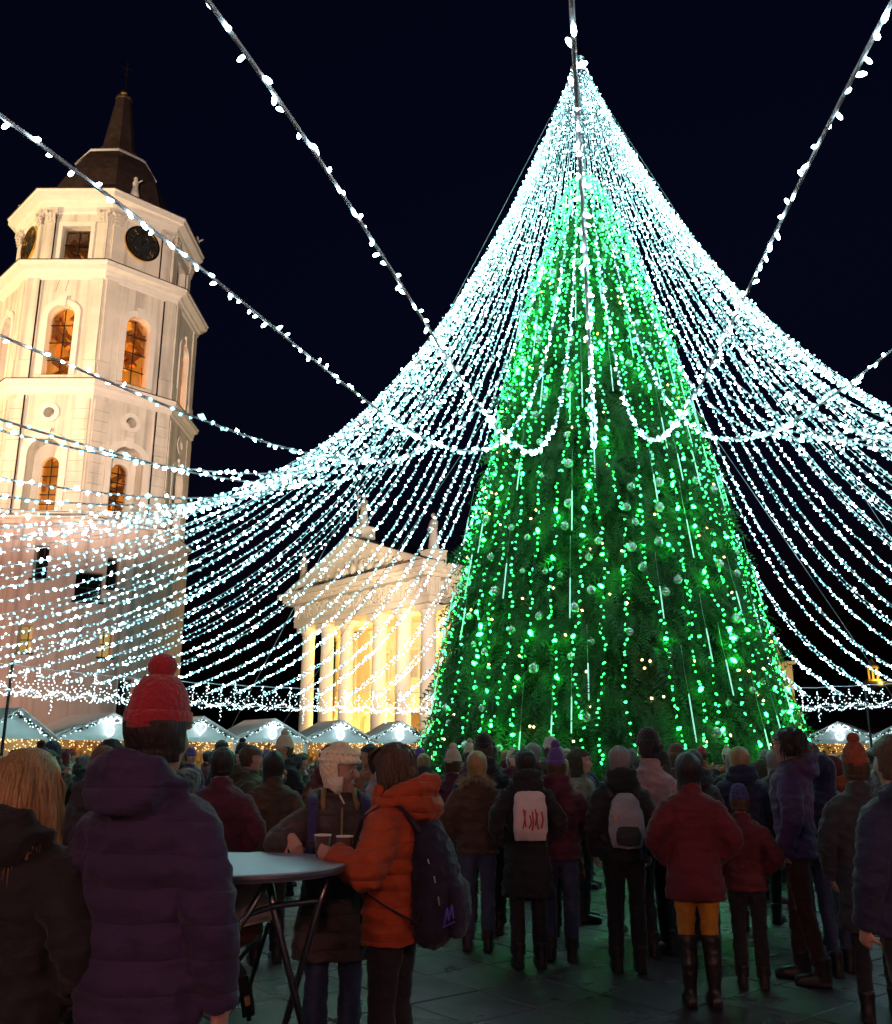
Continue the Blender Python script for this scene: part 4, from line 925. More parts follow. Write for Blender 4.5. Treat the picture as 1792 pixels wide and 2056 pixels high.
def body_mesh(name, arms, voxel=.014, turn=0., nod=0., hands=None, headc=(0, 0, 1.55)):
    b = MB(); head_parts(b, turn, nod, c=headc)
    hc = Vector(headc)
    b.tube([(0, .02, 1.38), (0, .02, 1.45), (hc.x * .6, hc.y * .6 + .014, 1.52), (hc.x, hc.y + .008, 1.60)], [(.09, .07), (.062, .058), (.054, .056), (.05, .052)], 14, ref=(0, 1, 0))
    b.tube([(0, 0, .86), (0, 0, 1.0), (0, 0, 1.2), (0, 0, 1.38), (0, .01, 1.43)], [(.13, .09), (.14, .1), (.14, .095), (.135, .08), (.08, .055)], 14, ref=(0, 1, 0))
    for i, (s_, e, w_) in enumerate(arms):
        b.tube([(s_[0] * .66, s_[1], s_[2] - .07), e, w_], [.036, .036, .027], 9)
        hd = hands[i] if hands else None
        if hd: hand(b, w_, hd[0], hd[1], hd[2], hd[3])
        else: d = (Vector(w_) - Vector(e)).normalized(); hand(b, w_, d, Vector((-s_[0], 0, .1)), 1, .6)
    return fuse(b, name, SKIN, voxel, 2 if voxel < .011 else 1, fac=.4)
def coat_mesh(name, arms, hem=.80, flare=1.0, puff=1.0, quilt=0., voxel=.018, wrinkle=.012, hood=False, collar=True, belly=1., qn=.075):
    b = MB(); rings = [(hem, .185 * flare, .135 * flare, 0), (hem + .06, .185 * flare, .137 * flare, 0), (.98, .172, .13, 0), (1.08, .168 * belly, .128 * belly, -.004), (1.2, .182, .138, -.006), (1.32, .196, .14, -.002), (1.40, .192, .125, .008), (1.445, .135, .095, .015), (1.475, .085, .08, .018)]
    z = hem; P = []; Rd = []
    zs_ = np.arange(hem, 1.476, .0125 if quilt else .03)
    for z in zs_:
        rx = np.interp(z, [r[0] for r in rings], [r[1] for r in rings]) * puff; ry = np.interp(z, [r[0] for r in rings], [r[2] for r in rings]) * puff; cy = np.interp(z, [r[0] for r in rings], [r[3] for r in rings])
        k = 1 + quilt * (abs(math.sin(PI * z / qn)) - .6) if quilt and z < 1.42 else 1.
        P.append((0, cy, z)); Rd.append((rx * k, ry * k))
    b.tube(P, Rd, 28, ref=(0, 1, 0))
    for s_, e, w_ in arms:
        s_, e, w_ = Vector(s_), Vector(e), Vector(w_); n = 30 if quilt else 12; pts = []; rr = []
        s2 = Vector((s_.x * .74, s_.y, s_.z - .04))
        for i in range(n + 1):
            t = i / n; p = (s2.lerp(e, t * 2) if t < .5 else e.lerp(w_, t * 2 - 1)); pts.append(p)
            r = np.interp(t, [0, .2, .5, .8, 1], [.074, .078, .067, .058, .05]) * (1 + (puff - 1) * 1.6); rr.append(r * (1 + (quilt * 1.1 * (abs(math.sin(PI * t * 8)) - .6) if quilt else 0)))
        for it in range(2): pts = [pts[0]] + [(pts[i - 1] + pts[i] * 2 + pts[i + 1]) / 4 for i in range(1, n)] + [pts[-1]]
        b.tube(pts, rr, 14)
    if collar: b.tube([(0, .018, 1.44), (0, .012, 1.50), (0, .004, 1.53)], [(.098, .093), (.088, .088), (.086, .088)], 18, ref=(0, 1, 0))
    if hood:
        b.ell((0, .13, 1.47), (.135, .09, .075), 14, 9, M=Matrix.Rotation(-.5, 3, 'X')); b.tube([(-.11, .02, 1.46), (-.09, .13, 1.53), (0, .17, 1.55), (.09, .13, 1.53), (.11, .02, 1.46)], [.04, .045, .045, .045, .04], 10)
    return fuse(b, name, mat('cloth_default', (.1, .1, .1), .8), voxel, 2, wrinkle, 8.)
def legs_mesh(name, wide=0., thick=1., bottom=.09, stance=.095, voxel=.02, stride=0., wrinkle=.012):
    b = MB()
    for s_ in (-1, 1):
        f_ = s_ * stride
        b.tube([(s_ * .085, 0, .96), (s_ * .092, 0, .86), (s_ * stance * .98, -.012 + f_ * .5, .5), (s_ * stance, .006 + f_ * .8, .32), (s_ * stance, .02 + f_, bottom)], [(.095 * thick, .11 * thick), (.092 * thick, .1 * thick), (.066 * thick, .07 * thick), (.062 * thick + wide * .5, .066 * thick + wide * .5), (.052 * thick + wide, .058 * thick + wide)], 14, ref=(0, 1, 0))
    b.tube([(0, 0, .8), (0, 0, .9), (0, 0, 1.0)], [(.14, .1), (.165, .115), (.155, .11)], 16, ref=(0, 1, 0))
    return fuse(b, name, mat('cloth_default', (.1, .1, .1), .8), voxel, 2, wrinkle, 9.)
def boot_mesh(name, shaft=.2, lace=False):
    b = MB(); b.tube([(0, .09, .045), (0, .04, .05), (0, -.04, .046), (0, -.12, .038), (0, -.165, .032)], [(.033, .042), (.042, .05), (.046, .046), (.046, .036), (.026, .024)], 14)
    b.tube([(0, .04, .05), (0, .035, .12), (0, .03, shaft)], [(.046, .055), (.048, .054), (.056 + shaft * .02, .062 + shaft * .02)], 14, ref=(0, 1, 0))
    b.box((0, -.035, .012), (.092, .25, .024))
    return fuse(b, name, mat('boot_leather', (.02, .017, .016), .42, bump=.2, bscale=30), .012, 3)
def shell(name, grow=.014, zmin=1.56, front=1.66, back=1.50, vol=0., m=HAIRB, seed=0, open_face=True, lump=.006, dome=0., zmax=9.):
    """hair, hood or cap shell around the skull, open over the face"""
    b = MB(); n, k = 30, 22; zs_ = np.linspace(back, 1.753 + dome, k)
    def ring(z):
        zz = min(1.75, max(1.56, z - dome * .8 if z > 1.70 else z)); rx = np.interp(zz, [r[0] for r in HEADR], [r[1] for r in HEADR]); ry = np.interp(zz, [r[0] for r in HEADR], [r[2] for r in HEADR]); cy = np.interp(zz, [r[0] for r in HEADR], [r[3] for r in HEADR])
        return rx, ry, cy
    for i, z in enumerate(zs_):
        rx, ry, cy = ring(z); t = (z - back) / (1.753 + dome - back)
        gr = grow + vol * (1 - t) * .6
        for j in range(n):
            a = 2 * PI * j / n; nz = lump * noise.noise(Vector((math.cos(a) * 4 + seed, math.sin(a) * 4, z * 9))) * 2
            b.v.append(((rx + gr + nz) * math.cos(a), cy + (ry + gr + nz) * math.sin(a) + (.012 if z < 1.58 else 0), z + (grow * .9 if i == k - 1 else 0)))
    for i in range(k - 1):
        for j in range(n):
            j2 = (j + 1) % n; y = math.sin(2 * PI * (j + .5) / n); z = zs_[i]
            if open_face and z < front - .02 * abs(math.cos(2 * PI * (j + .5) / n)) and y < -.28: continue
            if (z < zmin and y < .05) or z > zmax: continue
            b.f.append((i * n + j, i * n + j2, (i + 1) * n + j2, (i + 1) * n + j)); b.m.append(0)
    if zmax > 2: b.f.append(tuple((k - 1) * n + j for j in range(n))); b.m.append(0)
    me = b.mesh(name, m)
    me = evaluated(me, [('SOLIDIFY', dict(thickness=.012, offset=-1)), ('SUBSURF', dict(levels=1, render_levels=1))])
    me.polygons.foreach_set('use_smooth', [True] * len(me.polygons)); return me
def beanie_mesh(name, m, pom=False, tall=.04):
    b = MB(); b.lathe([(.100, 1.65), (.108, 1.656), (.108, 1.70), (.100, 1.705)], 28, c=(0, .006, 0), cap=False)
    b.lathe([(.099, 1.69), (.099, 1.715), (.085, 1.75 + tall * .3), (.055, 1.775 + tall * .6), (.012, 1.785 + tall * .6)], 28, c=(0, .006, 0))
    for i, v in enumerate(b.v): b.v[i] = (v[0] * .86, v[1] * 1.07, v[2])
    if pom: b.ell((0, .006, 1.80 + tall * .7), (.045, .045, .042), 14, 9)
    return b.mesh(name, m, True)
def locks_mesh(name, m, n, long_=False, seed=1):
    r_ = random.Random(seed); hs = MB()
    for k in range(n):
        a = r_.uniform(-PI * .12, PI * 1.12); z = r_.uniform(1.57, 1.64) if seed == 9 else r_.uniform(1.60, 1.752); q = math.sqrt(max(.08, 1 - ((z - 1.66) / .105) ** 2)) if z > 1.69 else 1.
        p = Vector((.098 * q * math.cos(a), .01 + .122 * q * math.sin(a), z)); ln = r_.uniform(.18, .34) if long_ else r_.uniform(.05, .12); z2 = z - ln
        g = 1.05 if not long_ else 1.12 + .22 * r_.random(); e = Vector((.098 * g * math.cos(a), .01 + .118 * g * math.sin(a), z2))
        mid = (p + e) / 2 + Vector((.012 * math.cos(a) + r_.gauss(0, .004), .012 * math.sin(a), .015))
        hs.tube([p, mid, e], [.005, .0065, .001], 5)
    return hs.mesh(name, m, True)
ARMSETS = [ARMS_DOWN, ARMS_POCKET, ARMS_PHONE, ARMS_ONE, ARMS_CROSS]
BODIES = [body_mesh('person', a, .016) for a in ARMSETS]
COATS = [coat_mesh('coat', a, hem=.84, quilt=.075, puff=1.08, hood=i % 2 == 0, voxel=.014, qn=.11, wrinkle=.016) for i, a in enumerate(ARMSETS)]
LONGS = [coat_mesh('coat', a, hem=.55, flare=1.18, puff=1.04, hood=i % 2 == 1, voxel=.015, wrinkle=.022) for i, a in enumerate(ARMSETS)]
LEGS = [legs_mesh('trousers', .012), legs_mesh('trousers', .0, .92, stride=.08), legs_mesh('trousers', .01, 1.05, stance=.13)]
BOOT = boot_mesh('boot', .2); BOOT_T = boot_mesh('boot', .43)
HAIR_S = shell('hair', .016, 1.57, 1.675, 1.55, .004); HAIR_U = shell('hair', .006, 1.57, 1.675, 1.55, .004, zmax=1.668); HAIR_L = shell('hair', .020, 1.40, 1.68, 1.33, .03, seed=3)
HOODUP = shell('hood', .034, 1.50, 1.70, 1.46, .03, seed=5, lump=.01); BEANIE = beanie_mesh('knit_hat', HAIRD); POMHAT = beanie_mesh('knit_hat', HAIRD, True, .06)
_e = MB(); _e.ell((0, 0, 0), (.0125, .008, .0075), 10, 6, m=0); _e.ell((0, -.0065, 0), (.006, .003, .006), 8, 6, m=1); EYE_ME = _e.mesh('eye', [mat('eye_white', (.6, .58, .55), .2), mat('iris', (.03, .035, .03), .1)], True)
_e = MB(); _e.tube([(-.02, .004, 0), (0, -.002, .004), (.02, .006, -.002)], [.002, .004, .002], 6); BROW_ME = _e.mesh('eyebrow', HAIRD, True)
_e = MB(); _e.tube([(-.02, .004, 0), (0, -.001, .001), (.02, .004, 0)], [.002, .005, .002], 6); LIP_ME = _e.mesh('lips', mat('lip_skin', (.42, .14, .12), .4), True)
def put(name, me, parent, m=None, loc=None, rot=None, sc_=None):
    o = link(name, me, parent, loc)
    if m is not None and len(me.materials):
        o.material_slots[0].link = 'OBJECT'; o.material_slots[0].material = m
    if rot: o.rotation_euler = rot
    if sc_: o.scale = sc_
    return o
def person(loc, heading, H, body, coat, coat_m, legs, leg_m, head, label, group=None, boots=BOOT, boot_m=None, tilt=0., wide=1.):
    """heading 0 faces the camera side (-Y)"""
    o = link('person', body, None, loc, heading); s_ = H / 1.75; o.scale = (s_ * wide, s_ * wide, s_); tag(o, label, 'person', group)
    if coat is not None: put('coat', coat, o, coat_m)
    put('trousers', legs, o, leg_m)
    if boots is not None:
        for q in (-1, 1): put('boot', boots, o, boot_m, (q * (.095 if legs is not LEGS[2] else .13), q * .08 if legs is LEGS[1] else 0, 0))
    for nm, me, m in head: put(nm, me, o, m)
    if loc[1] < 17 and head and math.cos(heading) > -.55:
        for q in (-1, 1): put('eye', EYE_ME, o, None, (q * .031, -.084, 1.637)); put('eyebrow', BROW_ME, o, None, (q * .032, -.094, 1.660))
        put('lips', LIP_ME, o, None, (0, -.098, 1.567))
    return o
CM = {'black': (.012, .012, .014), 'charcoal': (.035, .035, .04), 'navy': (.018, .022, .06), 'dark red': (.11, .014, .018), 'brown': (.075, .042, .026), 'olive': (.05, .052, .026), 'grey': (.12, .12, .125), 'beige': (.26, .20, .14),
      'rust orange': (.30, .075, .02), 'purple': (.06, .03, .11), 'teal': (.02, .075, .085), 'pink': (.34, .2, .21), 'wine': (.075, .012, .03), 'pale grey': (.34, .33, .36)}
CLOTH = {k: cloth('cloth_' + k.replace(' ', '_'), v) for k, v in CM.items()}
JEANS = cloth('denim', (.035, .05, .11)); DARKT = cloth('dark_trousers', (.014, .013, .015))
KNIT = {k: mat('knit_' + k, c, .95, bump=.9, bscale=55, var=.15, vscale=20, sheen=.3) for k, c in {'red': (.36, .02, .03), 'black': (.014, .014, .016), 'cream': (.62, .50, .34), 'grey': (.2, .2, .21), 'purple': (.10, .05, .24), 'green': (.04, .16, .06), 'white': (.6, .58, .55), 'blue': (.03, .06, .2), 'brown': (.12, .07, .04)}.items()}
HAIRM = {'brown': HAIRB, 'dark': HAIRD, 'blonde': HAIRL, 'grey': HAIRG}
used = {}
def headwear(kind, col):
    if kind == 'short': return [('hair', HAIR_S, HAIRM[col])], col + ' short hair'
    if kind == 'long': return [('hair', HAIR_L, HAIRM[col])], 'long ' + col + ' hair'
    if kind == 'hood': return [('hood', HOODUP, CLOTH[col])], col + ' hood up'
    if kind == 'pom': return [('hair', HAIR_U, HAIRB), ('knit_hat', POMHAT, KNIT[col])], col + ' bobble hat'
    return [('hair', HAIR_U, HAIRB), ('knit_hat', BEANIE, KNIT[col])], col + ' knit hat'
HEADS = [('short', c) for c in HAIRM] + [('long', c) for c in HAIRM] + [('hood', c) for c in ('black', 'navy', 'brown', 'grey', 'dark red', 'olive')] + [('pom', c) for c in ('grey', 'cream', 'black')] + [('hat', c) for c in ('black', 'grey', 'brown', 'black', 'red', 'white', 'purple')]
def place_word(p):
    u, _ = pix(p)
    a = 'below the bell tower' if u < 470 else 'below the cathedral' if u < 850 else 'left of the tree' if u < 1080 else 'before the tree' if u < 1330 else 'before the right boughs' if u < 1600 else 'by the right stalls'
    return ('far back ' if p[1] > 19 else '') + a
taken = []
def crowd(x, y, heading=None):
    for q, r_ in taken:
        if (q[0] - x) ** 2 + (q[1] - y) ** 2 < r_ ** 2: return
    taken.append(((x, y), .55))
    i = random.randrange(5) if y < 16 else random.choice((0, 1, 1, 4, 2)); H = random.gauss(1.70, .075)
    if heading is None:
        to = math.atan2(TY - y, TX - x) + PI / 2; heading = to + random.gauss(0, .55) if random.random() < .72 else random.uniform(0, 2 * PI)
    cc = random.choice(list(CM)[:12] + ['black', 'charcoal', 'brown', 'dark red', 'wine', 'navy', 'rust orange']); long_ = random.random() < .3
    for tries in range(40):
        hk = random.choice(HEADS); hw_, txt = headwear(*hk); w_ = place_word((x, y, 1.7))
        lab = '%s %s with %s %s' % (cc, 'long coat person' if long_ else 'jacket person', txt, w_)
        lab = 'person in ' + lab.replace(' person', '')
        if len(lab.split()) > 16: lab = lab.replace('person in ', '')
        if lab not in used: break
        cc = random.choice(list(CM))
    used[lab] = 1
    if y > 14.5:
        lg, bt = LEGS[0], None
    else: lg, bt = random.choice(LEGS), BOOT
    person((x, y, 0), heading, H, BODIES[i], (LONGS if long_ else COATS)[i], CLOTH[cc], lg, random.choice((JEANS, DARKT, DARKT, CLOTH['charcoal'])), hw_, lab, 'crowd on the square', bt, None, wide=random.uniform(.97, 1.1))
# ------------------------------------------------------------------ standing table, cups
TC = Vector((-.955, 4.6, 0)); TZ = 1.165
tab = thing('standing_table', 'round grey folding standing table in front of the talking pair', 'table', TC)
b = MB(); b.lathe([(.455, TZ - .038), (.482, TZ - .034), (.487, TZ - .02), (.484, TZ - .004), (.478, TZ)], 72); b.build('table_top', mat('grey_laminate', (.30, .29, .40), .36, bump=.06, bscale=7, var=.10, vscale=5, stretch=(1, 5, 1)), tab, smooth=False)
b = MB(); b.lathe([(.4855, TZ - .032), (.4885, TZ - .018), (.4855, TZ - .006)], 72, cap=False); b.build('edge_band', mat('edge_band', (.06, .06, .08), .4), tab)
def leg(p):
    pts = [Vector(q) for q in p]; b = MB(); b.tube([q - TC for q in pts], .0165, 10); b.build('leg', STEEL, tab, smooth=True)
fl = lambda x, y: (x, y, .012)
leg([(-1.20, 4.35, TZ - .04), (-1.10, 4.3, .7), (-1.0, 4.25, .35), fl(-.90, 4.2)])
leg([(-.80, 4.50, TZ - .04), (-.88, 4.46, .98), (-.96, 4.42, .86), fl(-1.36, 4.30)])
leg([(-.84, 4.62, TZ - .04), (-.80, 4.62, .95), fl(-.50, 4.60)])
leg([(-.56, 4.72, TZ - .06), (-.60, 4.71, .98), fl(-.86, 4.70)])
b = MB(); b.tube([Vector(q) - TC for q in ((-.96, 4.42, .86), (-.90, 4.5, .955), (-.80, 4.6, .975), (-.62, 4.70, .985), (-.58, 4.72, .97))], .0145, 8); b.build('cross_bar', STEEL, tab, smooth=True)
b = MB(); b.tube([Vector(q) - TC for q in ((-.94, 4.46, .9), (-.985, 4.43, .845))], .02, 8); b.build('hinge', IRON, tab)
for x, y in ((-.90, 4.2), (-1.36, 4.30), (-.50, 4.60), (-.86, 4.70)):
    b = MB(); b.lathe([(.021, 0), (.022, .03), (.018, .034)], 10, c=(x - TC.x, y - TC.y, 0)); b.build('foot_cap', mat('rubber', (.02, .02, .02), .7), tab)
CUPB = mat('brown_paper_cup', (.085, .04, .022), .5); CUPW = mat('cup_white', (.75, .74, .72), .5)
def cup(label, x, y):
    t = thing('paper_cup', label, 'cup', (x, y, TZ), 0, 'paper cups on the table')
    b = MB(); b.lathe([(.028, .0), (.029, .004), (.0405, .103), (.0385, .103), (.028, .012)], 28); b.build('sleeve', CUPB, t, smooth=True)
    b = MB(); b.tube([(.0405 * math.cos(a), .0405 * math.sin(a), .105) for a in np.linspace(0, 2 * PI, 29)[:-1]], .0032, 8, closed=True); b.build('rim', CUPW, t, smooth=True)
    b = MB(); b.lathe([(.0385, .08), (.0385, .081)], 24); b.build('drink', mat('mulled_wine', (.05, .012, .01), .1), t)
    b = MB()
    for k in range(3): b.tube([(.0345 * math.cos(R(-115 + k * 14 + q * 5)), .0345 * math.sin(R(-115 + k * 14 + q * 5)), .036 + .006 * (q % 2)) for q in range(3)], .0012, 5)
    b.build('printed_mark', GOLD, t)
cup('brown paper cup with white rim standing free on the table', -.612, 4.83)
cup('brown paper cup with white rim held by the person in orange', -.495, 4.76)

# ------------------------------------------------------------------ the talking pair
def quilted(m, sc_):
    N, L = m.node_tree.nodes, m.node_tree.links; bp = [n for n in N if n.type == 'BUMP'][0]
    tc = N.new('ShaderNodeTexCoord'); wv = N.new('ShaderNodeTexWave'); wv.bands_direction = 'Z'; wv.inputs['Scale'].default_value = sc_; wv.inputs['Distortion'].default_value = 1.2; wv.inputs['Detail'].default_value = 2
    L.new(tc.outputs['Object'], wv.inputs['Vector']); pw = N.new('ShaderNodeMath'); pw.operation = 'POWER'; pw.inputs[1].default_value = .35; L.new(wv.outputs['Fac'], pw.inputs[0])
    b2 = N.new('ShaderNodeBump'); b2.inputs['Strength'].default_value = .9; b2.inputs['Distance'].default_value = .012; L.new(pw.outputs[0], b2.inputs['Height']); L.new(bp.outputs[0], b2.inputs['Normal']); L.new(b2.outputs[0], N['Principled BSDF'].inputs['Normal']); return m
KHAKI = cloth('khaki_padded', (.062, .047, .040)); ORANGE = cloth('orange_padded', (.40, .060, .012))
wl_, wr_ = ((-.20, .01, 1.40), (-.345, -.07, 1.245), (-.275, -.20, 1.285)), ((.20, .01, 1.40), (.29, -.06, 1.18), (.13, -.27, 1.24))
quilted(KHAKI, 3.6); quilted(ORANGE, 4.2)
W = person((-.60, 5.36, 0), R(14), 1.68, body_mesh('person', (wl_, wr_), .008, R(62), .06, [((.25, -.75, -.6), (.5, .3, -.6), -1, .95), ((.3, -.9, .1), (-1, 0, 0), 1, .6)]),
           coat_mesh('coat', (wl_, wr_), hem=.64, flare=1.12, puff=1.14, quilt=.04, voxel=.010, wrinkle=.012, qn=.085), KHAKI, legs_mesh('trousers', .018, .98), JEANS, [], 'person in cream knit earflap hat and khaki padded coat behind the table')
def head_xf(me, turn, nod):
    M = Matrix.Translation((0, 0, 1.55)) @ Matrix.Rotation(turn, 4, 'Z') @ Matrix.Rotation(nod, 4, 'X') @ Matrix.Translation((0, 0, -1.55)); me = me.copy(); me.transform(M); return me
CREAMK = mat('hat_wool', (.88, .78, .50), .95, bump=1., bscale=38, var=.2, vscale=30, sheen=.3)
hat = head_xf(shell('knit_hat', .022, 1.555, 1.688, 1.535, .006, CREAMK, lump=.004, dome=.03), R(62), .06); ho = put('knit_hat', hat, W)
b = MB()                                                 # scalloped crochet edge, flaps and ties
for i in range(26):
    a = R(-180 + 360 * i / 26) + PI / 2; zz = 1.692
    b.ell((.094 * math.cos(a), .006 + .118 * math.sin(a), zz), (.016, .016, .014), 8, 6)
for i in range(22):
    a = R(-180 + 360 * i / 22) + PI / 2; b.ell((.09 * math.cos(a), .006 + .112 * math.sin(a), 1.733), (.012, .012, .010), 8, 6)
for s_ in (-1, 1):
    b.tube([(s_ * .088, -.01, 1.60), (s_ * .086, -.02, 1.55), (s_ * .078, -.035, 1.515)], [(.016, .05), (.016, .042), (.014, .02)], 12, ref=(0, 1, 0))
    b.tube([(s_ * .078, -.035, 1.515), (s_ * .07, -.075, 1.45), (s_ * .05, -.14, 1.38), (s_ * .045, -.165, 1.30)], .006, 6)
me = b.mesh('hat_trim', mat('knit_cream_trim', (.90, .84, .66), .95, bump=.8, bscale=60), True); put('hat_trim', head_xf(me, R(62), .06), ho)
for s_ in (-1, 1):
    e = MB(); e.ell((s_ * .031, -.083, 1.637), (.0125, .008, .0075), 10, 6, m=0); e.ell((s_ * .031, -.0895, 1.637), (.006, .003, .006), 8, 6, m=1); put('eye', head_xf(e.mesh('eye', [mat('eye_white', (.6, .58, .55), .2), mat('iris', (.03, .035, .03), .1)], True), R(62), .06), W)
e = MB(); e.tube([(-.02, -.092, 1.567), (0, -.097, 1.569), (.02, -.092, 1.567)], [.003, .0055, .003], 6); put('lips', head_xf(e.mesh('lips', mat('lip_skin', (.42, .14, .12), .4), True), R(62), .06), W)
FUR = mat('fur_trim', (.34, .23, .13), .9)
def fur(path, n, ln, name, parent, m=FUR):
    b = MB(); k = len(path)
    for i in range(n):
        x = random.random() * (k - 1); j = int(x); p = Vector(path[j]).lerp(Vector(path[j + 1]), x - j)
        d = Vector((random.gauss(0, 1), random.gauss(0, 1), random.gauss(0, 1))).normalized(); e = d.cross(Vector((.2, .4, .9))).normalized() * .003
        l_ = ln * random.uniform(.6, 1.2); q = p + d * .012
        b.add([q - e, q + e, q + d * l_ + Vector((0, 0, -.012))], [(0, 1, 2)])
    o = b.build(name, m, parent); o['kind'] = 'stuff'; return o
fur([(-.10, -.07, 1.42), (-.165, .0, 1.47), (-.15, .10, 1.50), (0, .16, 1.52), (.15, .10, 1.50), (.165, .0, 1.47), (.10, -.07, 1.42)], 1500, .05, 'fur_collar', W)
b = MB(); b.tube([(-.15, -.02, 1.46), (-.12, .10, 1.50), (0, .15, 1.51), (.12, .10, 1.50), (.15, -.02, 1.46)], .035, 8); put('hood', b.mesh('hood', KHAKI, True), W)
hs = MB()                                                # loose blonde hair under the hat
for s_ in (-1, 1):
    for k in range(26):
        a = random.uniform(-.02, .05); x = s_ * (.075 + .02 * random.random()); hs.tube([(x, a - .02, 1.54), (x * 1.1, a - .07, 1.46), (x * 1.15, -.11 - .04 * random.random(), random.uniform(1.42, 1.46))], [.004, .004, .001], 5)
put('hair', hs.mesh('hair', HAIRL, True), W)
b = MB(); b.tube([(0, -.17, 1.44), (0, -.186, 1.30), (0, -.182, 1.18)], [(.006, .004)] * 3, 6, ref=(0, 1, 0)); b.box((0, -.192, 1.30), (.008, .006, .02)); put('zip', b.mesh('zip', mat('brass_zip', (.3, .22, .12), .4, .8)), W)
b = MB(); Mb = Matrix.Rotation(R(88), 3, 'X'); b.lathe([(.030, 0), (.030, .004), (.027, .006)], 28); dk = MB()
badge = b.mesh('badge', mat('badge_white', (.62, .55, .55), .35))
bo = put('badge', badge, W, None, (-.105, -.186, 1.275), (R(84), 0, R(-14)))
b = MB(); b.box((.003, .010, .007), (.036, .005, .002)); b.box((-.006, -.002, .007), (.005, .02, .002)); b.box((.004, -.006, .007), (.030, .005, .002), rz=.3); b.tube([(.0275 * math.cos(a), .0275 * math.sin(a), .0055) for a in np.linspace(0, 2 * PI, 25)[:-1]], .0016, 5, closed=True); put('badge_print', b.mesh('badge_print', mat('badge_ink', (.10, .02, .03), .5)), bo)
# her backpack: straps over the shoulders
bp = thing('backpack', 'dark blue backpack whose straps cross the khaki padded coat', 'backpack', (-.60, 5.36, 0), R(14))
NAVYS = cloth('strap_navy', (.03, .025, .11))
for s_ in (-1, 1):
    b = MB(); b.tube([(s_ * .13, .17, 1.28), (s_ * .14, .10, 1.43), (s_ * .145, 0, 1.445), (s_ * .15, -.10, 1.40), (s_ * .155, -.165, 1.28), (s_ * .17, -.16, 1.12), (s_ * .19, -.08, 1.02)], [(.009, .03)] * 4 + [(.008, .026), (.005, .016), (.004, .014)], 8, ref=(1, 0, 0)); b.build('strap', NAVYS, bp, smooth=True)
    b = MB(); b.box((s_ * .16, -.168, 1.2), (.05, .012, .03)); b.build('buckle', IRON, bp)
b = MB(); b.tube([(0, .24, .95), (0, .25, 1.1), (0, .24, 1.3), (0, .22, 1.4)], [(.14, .07), (.16, .09), (.15, .08), (.08, .04)], 16, ref=(0, 1, 0)); link('bag', fuse(b, 'bag', NAVYS, .02, 3, .008), bp)

MH = R(-108); MLOC = (-.262, 4.90, 0)
ml_, mr_ = ((-.20, .01, 1.41), (-.26, -.08, 1.13), (-.06, -.30, 1.20)), ((.20, .01, 1.41), (.345, .0, 1.14), (.255, -.225, 1.225))
Mn = person(MLOC, MH, 1.70, body_mesh('person', (ml_, mr_), .008, R(-14), .10, [((.3, -.9, -.1), (.4, .2, -.3), -1, .8), ((-.15, -1, .12), (-.9, .2, .0), 1, .75)]),
            coat_mesh('jacket', (ml_, mr_), hem=.80, flare=.98, puff=1.16, quilt=.05, voxel=.010, wrinkle=.014, qn=.07), ORANGE, legs_mesh('trousers', .016, 1.0, stance=.11), DARKT, [], 'person in orange padded jacket with dark backpack leaning on the table')
hm = shell('hair', .022, 1.545, 1.668, 1.515, .010, HAIRB, lump=.012, seed=2); put('hair', head_xf(hm, R(-14), .10), Mn)
hs = MB()
for k in range(240):                                     # loose locks, fringe and nape
    a = random.uniform(-PI * .15, PI * 1.15); z = random.uniform(1.60, 1.75); rx, ry = .092, .115; sc2 = math.sqrt(max(.05, 1 - ((z - 1.65) / .125) ** 2)) if z > 1.68 else 1.
    p = Vector((rx * sc2 * math.cos(a), .008 + ry * sc2 * math.sin(a), z)); q = Vector((rx * 1.07 * math.cos(a), .008 + ry * 1.07 * math.sin(a), max(1.50, z - random.uniform(.07, .15))))
    hs.tube([p, (p + q) / 2 * 1.0 + Vector((.006 * math.cos(a), .006 * math.sin(a), .01)), q], [.006, .007, .001], 5)
for k in range(40):
    x = random.uniform(-.07, .07); hs.tube([(x, -.04, 1.745), (x * 1.1, -.092, 1.72), (x * 1.15 + .01, -.104, 1.675 - .01 * random.random())], [.008, .007, .001], 5)
put('hair_locks', head_xf(hs.mesh('hair_locks', HAIRB, True), R(-14), .10), Mn)
b = MB(); b.ell((0, .155, 1.455), (.165, .11, .088), 18, 12, M=Matrix.Rotation(-.45, 3, 'X')); b.tube([(-.13, -.03, 1.45), (-.145, .06, 1.50), (-.10, .16, 1.545), (0, .20, 1.56), (.10, .16, 1.545), (.145, .06, 1.50), (.13, -.03, 1.45)], [.04, .05, .055, .06, .055, .05, .04], 12)
b.tube([(-.09, -.07, 1.44), (-.09, -.06, 1.53), (0, .09, 1.56), (.09, -.06, 1.53), (.09, -.07, 1.44)], [.03, .03, .03, .03, .03], 8)
put('hood', fuse(b, 'hood', ORANGE, .012, 3, .012, 12.), Mn)
b = MB(); b.tube([(.0, -.19, 1.46), (0, -.178, 1.2), (0, -.172, .85)], [(.006, .005)] * 3, 6, ref=(0, 1, 0)); put('zip', b.mesh('zip', IRON), Mn)
e = MB(); e.ell((.034, -.083, 1.637), (.0125, .008, .0075), 10, 6); put('eye', head_xf(e.mesh('eye', mat('iris', (.03, .035, .03), .1), True), R(-14), .1), Mn)
for s_ in (-1, 1): put('boot', BOOT, Mn, None, (s_ * .11, 0, 0)); put('boot', BOOT, W, mat('boot_brown', (.05, .03, .02), .5), (s_ * .095, 0, 0))
